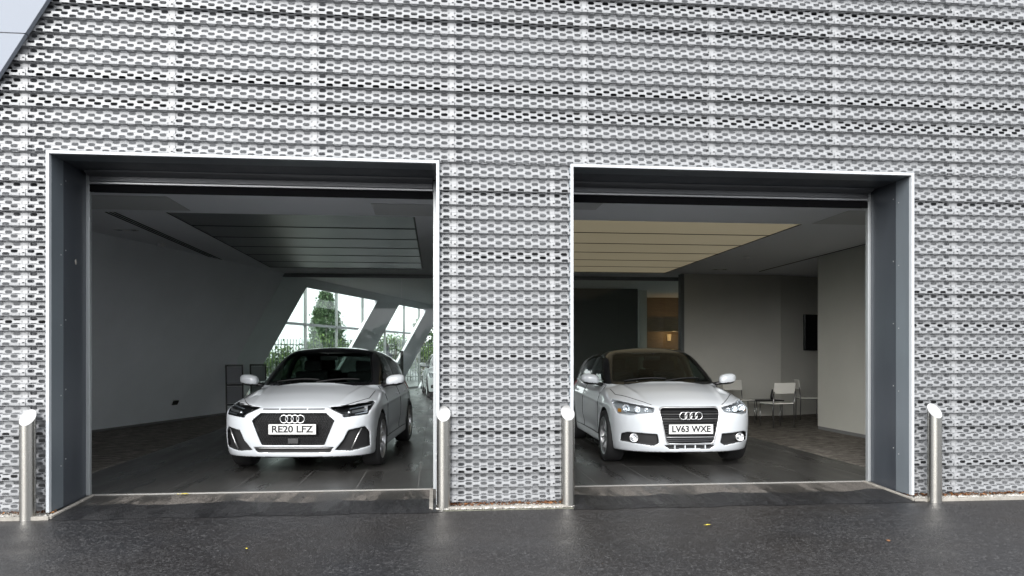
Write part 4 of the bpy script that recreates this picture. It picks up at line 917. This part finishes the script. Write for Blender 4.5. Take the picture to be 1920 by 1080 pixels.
o = empty('totem_post', (-0.78, 10.4, 0.0)); g = Geo(); g.box(-0.035, 0.035, -0.03, 0.03, 0.0, 1.42); g.build('post', 'trim_black', o, bevel=0.006); g = Geo(); g.box(-0.26, -0.04, -0.035, 0.0, 0.88, 1.12); g.build('notice_box', 'rim_dark', o, bevel=0.008); g = Geo(); g.box(-0.16, 0.10, -0.1, 0.1, 0.0, 0.02); g.build('base', 'trim_black', o)
tag(o, 'slim black post with a notice box behind the glass partition', 'post')
def spot(x, y, label):
    o = empty('downlight', (x, y, CEIL)); g = Geo(); g.box(-0.15, 0.15, -0.055, 0.055, -0.006, -0.001); g.build('housing', 'ceiling_tile', o)
    for k in (-1, 0, 1): g = Geo(); g.lathe([(0.042, -0.008), (0.036, -0.012), (0.018, -0.008), (0.001, -0.008)], 16, 'z', (k*0.095, 0, 0)); g.build('lamp', 'reflector' if k else 'light_body', o, True)
    tag(o, label, 'ceiling light')
spot(-4.30, 4.1, 'three lamp downlight in the ceiling beside the dark slot diffuser'); spot(5.75, 7.9, 'three lamp downlight in the ceiling above the white chairs')
def smoke(x, y, label):
    g = Geo(); g.lathe([(0.001, -0.05), (0.035, -0.05), (0.05, -0.03), (0.055, -0.001)], 20); o = g.build('smoke_detector', 'light_body', None, True); o.location = (x, y, CEIL); tag(o, label, 'smoke detector')
smoke(-4.28, 5.35, 'white smoke detector on the ceiling near the leaning wall'); smoke(5.45, 5.9, 'white smoke detector on the ceiling beside the yellowish panels')
g = Geo(); yy = 8.3; zz = 0.40; g.box(-0.005, 0.02, -0.075, 0.075, -0.045, 0.045); o = g.build('wall_socket', 'trim_black', None, bevel=0.004); o.location = (lw(yy, zz) + 0.003, yy, zz); o.rotation_euler = (0, math.atan(0.547), -math.atan(0.31)); tag(o, 'dark double socket low on the leaning wall', 'wall socket')
o = empty('wall_lamp', (7.05, 15.33, 1.85)); g = Geo(); g.lathe([(0.05, -0.1), (0.07, 0.1)], 16); g.build('lamp_shade', 'lamp_glow', o, True); g = Geo(); g.box(-0.02, 0.02, 0.0, 0.07, -0.03, 0.03); g.build('bracket', 'rail', o); tag(o, 'glowing warm wall lamp on the timber wall deep inside', 'lamp')
l = bpy.data.lights.new('wall_lamp_bulb', 'POINT'); l.energy = 1.5; l.color = (1, 0.66, 0.3); l.shadow_soft_size = 0.06; lo = bpy.data.objects.new('wall_lamp_bulb', l); sc.collection.objects.link(lo); lo.location = (0, -0.5, 0.1); lo.parent = o

# ------------------------------------------------------------ outside the sloping windows: railings, shrubs, trees, a stand-in for a reflected person
fA, fB = Vector((-20, 26)), Vector((4, 34)); fd = (fB - fA).normalized(); Lf = (fB - fA).length
fence = tag(empty('railing_fence', (fA.x, fA.y, RZ), math.atan2(fd.y, fd.x)), 'dark green vertical bar railing running in front of the hedge', 'fence')
for z in (0.25, 1.85): g = Geo(); g.box(0, Lf, -0.02, 0.02, z, z+0.04); g.build('rail', 'fence_green', fence)
bar = None
for i in range(int(Lf/0.14)):
    if bar is None:
        g = Geo(); g.add([(-0.012, -0.012, 0), (0.012, -0.012, 0), (0.012, 0.012, 0), (-0.012, 0.012, 0), (0, 0, 2.25)], [(0, 1, 4), (1, 2, 4), (2, 3, 4), (3, 0, 4)])
        g = Geo(); g.hexa([(-0.018, -0.018, 0.05), (0.018, -0.018, 0.05), (0.018, 0.018, 0.05), (-0.018, 0.018, 0.05)], [(-0.018, -0.018, 2.15), (0.018, -0.018, 2.15), (0.018, 0.018, 2.15), (-0.018, 0.018, 2.15)]); o = g.build('bar', 'fence_green', fence); bar = o.data
    else: o = link('bar', bar, fence)
    o.location = (0.07 + 0.14*i, 0, 0)
def leaf_cloud(n, shape, s0, s1):
    """n leaf quads in clumps; shape() gives a clump centre and radius"""
    V = np.zeros((n*4, 3)); F = np.arange(n*4).reshape(-1, 4); k = 0
    while k < n:
        c, r = shape(); m = min(n - k, int(rng.integers(14, 30)))
        p = c + rng.normal(0, 1, (m, 3))*r*0.5; a = rng.normal(0, 1, (m, 3)); a /= np.linalg.norm(a, axis=1)[:, None]; b = np.cross(a, rng.normal(0, 1, (m, 3))); b /= np.linalg.norm(b, axis=1)[:, None]
        s = rng.uniform(s0, s1, (m, 1)); q = np.stack([p - a*s, p - b*s*0.5, p + a*s, p + b*s*0.5], 1); V[4*k:4*(k+m)] = q.reshape(-1, 3); k += m
    return V, F
def tree(name, x, y, h, rad, shape, n, lm, label, cat='tree', s=(0.08, 0.16)):
    o = empty(name, (x, y, RZ)); g = Geo(); g.tube([(0, 0, 0), (0.03, 0.02, h*0.3), (-0.02, 0.03, h*0.6), (0, 0, h*0.92)], [rad*0.09, rad*0.075, rad*0.045, 0.01], 8)
    for k in range(9):
        z = h*(0.2 + 0.07*k); a = k*2.4; rr = rad*0.6*(1 - 0.06*k); g.tube([(0, 0, z), (rr*0.5*math.cos(a), rr*0.5*math.sin(a), z + 0.12*h), (rr*math.cos(a), rr*math.sin(a), z + 0.17*h)], [rad*0.03, rad*0.02, 0.006], 5)
    g.build('trunk', 'bark', o, True)
    def cone():
        t = rng.uniform(0.10, 1.0); w = rad*min(1.0, 1.9*(1-t)**0.8 + 0.05)*min(1, t*5)*rng.uniform(0.80, 1.1); a = rng.uniform(0, 6.28); r = w*math.sqrt(rng.uniform(0.25, 1)); return np.array([r*math.cos(a), r*math.sin(a), h*t]), rad*0.22
    def blob():
        v = rng.normal(0, 1, 3); v /= np.linalg.norm(v); q = rng.uniform(0.5, 1.0)*(1 + 0.22*math.sin(3*v[0]*2 + x) * math.cos(4*v[1] + y)); return np.array([v[0]*rad*q, v[1]*rad*q, h*0.55 + v[2]*h*0.45*q]), rad*0.25
    V, F = leaf_cloud(n, cone if shape == 'cone' else blob, *s); np_mesh('crown', V, F, lm, o)
    tag(o, label, cat); return o
tree('conical_tree', -5.95, 34.5, 4.75, 0.95, 'cone', 14000, 'leaf_tree', 'tall conical dark green tree rising above the hedge beyond the railing', s=(0.05, 0.10))
tree('slender_tree', -0.7, 38, 4.2, 0.7, 'blob', 1500, 'leaf_tree', 'thin dark tree beside the conical tree beyond the railing')
i = 0
for x in np.linspace(-19, 3.5, 13):
    t = (x + 20)/24; y = 26 + 8*t + 1.7 + rng.uniform(-0.3, 0.3); hh_ = rng.uniform(1.7, 2.5)
    s_ = tree('hedge_shrub', float(x), float(y), hh_, 1.35, 'blob', 2200, 'leaf_hedge', 'bright green shrub in the loose hedge behind the railing', 'shrub', (0.06, 0.12)); s_['group'] = 'shrubs behind the railing'
# figure set outside, standing in for a person reflected in the glass
p = empty('person', (-1.95, 23.0, RZ), R(20))
me = bpy.data.meshes.new('body'); jo = [((0,0,0.95),.15),((0,0,1.15),.145),((0,0.01,1.36),.15),((0,0,1.48),.075),((0,-0.01,1.58),.075),((0,-0.015,1.68),.10),((0,-0.01,1.76),.06),
    ((.17,0,1.40),.075),((.23,0.02,1.13),.05),((.22,-.10,0.90),.04),((.22,-.14,0.82),.03),((-.17,0,1.40),.075),((-.23,0.02,1.13),.05),((-.22,-.10,0.90),.04),((-.22,-.14,0.82),.03),
    ((.09,0,0.88),.105),((.10,-.06,0.50),.075),((.10,0.03,0.09),.05),((.10,-.12,0.04),.04),((-.09,0,0.88),.105),((-.10,.02,0.50),.075),((-.10,0.12,0.09),.05),((-.10,-.02,0.04),.04)]
ed = [(0,1),(1,2),(2,3),(3,4),(4,5),(5,6),(2,7),(7,8),(8,9),(9,10),(2,11),(11,12),(12,13),(13,14),(0,15),(15,16),(16,17),(17,18),(0,19),(19,20),(20,21),(21,22)]
me.from_pydata([j[0] for j in jo], ed, []); me.materials.append(M['cloth_navy']); b_ = link('body', me, p)
sk = b_.modifiers.new('skin', 'SKIN'); 
for v, (q, r) in zip(me.skin_vertices[0].data, jo): v.radius = (r, r); v.use_root = False
me.skin_vertices[0].data[0].use_root = True; su = b_.modifiers.new('sub', 'SUBSURF'); su.levels = su.render_levels = 2
g = Geo(); g.lathe([(0.001, 0.13), (0.06, 0.11), (0.10, 0.05), (0.105, 0.0), (0.09, -0.04)], 16); hr = g.build('hair', 'hair', p, True); hr.location = (0, 0.01, 1.70)
tag(p, 'figure in dark clothes outside the sloping windows, standing in for a reflection in the glass', 'person')

# unseen low hedge, added behind the camera to darken reflections in the glass
for i, x in enumerate(np.linspace(-34, 34, 15)):
    s_ = tree('reflection_shrub', float(x + rng.uniform(-0.8, 0.8)), -40.0, rng.uniform(3.2, 4.6), 2.7, 'blob', 900, 'leaf_tree', 'dark shrub in the unseen hedge added behind the camera for reflections', 'shrub', (0.2, 0.35)); s_['group'] = 'unseen hedge added for reflections'
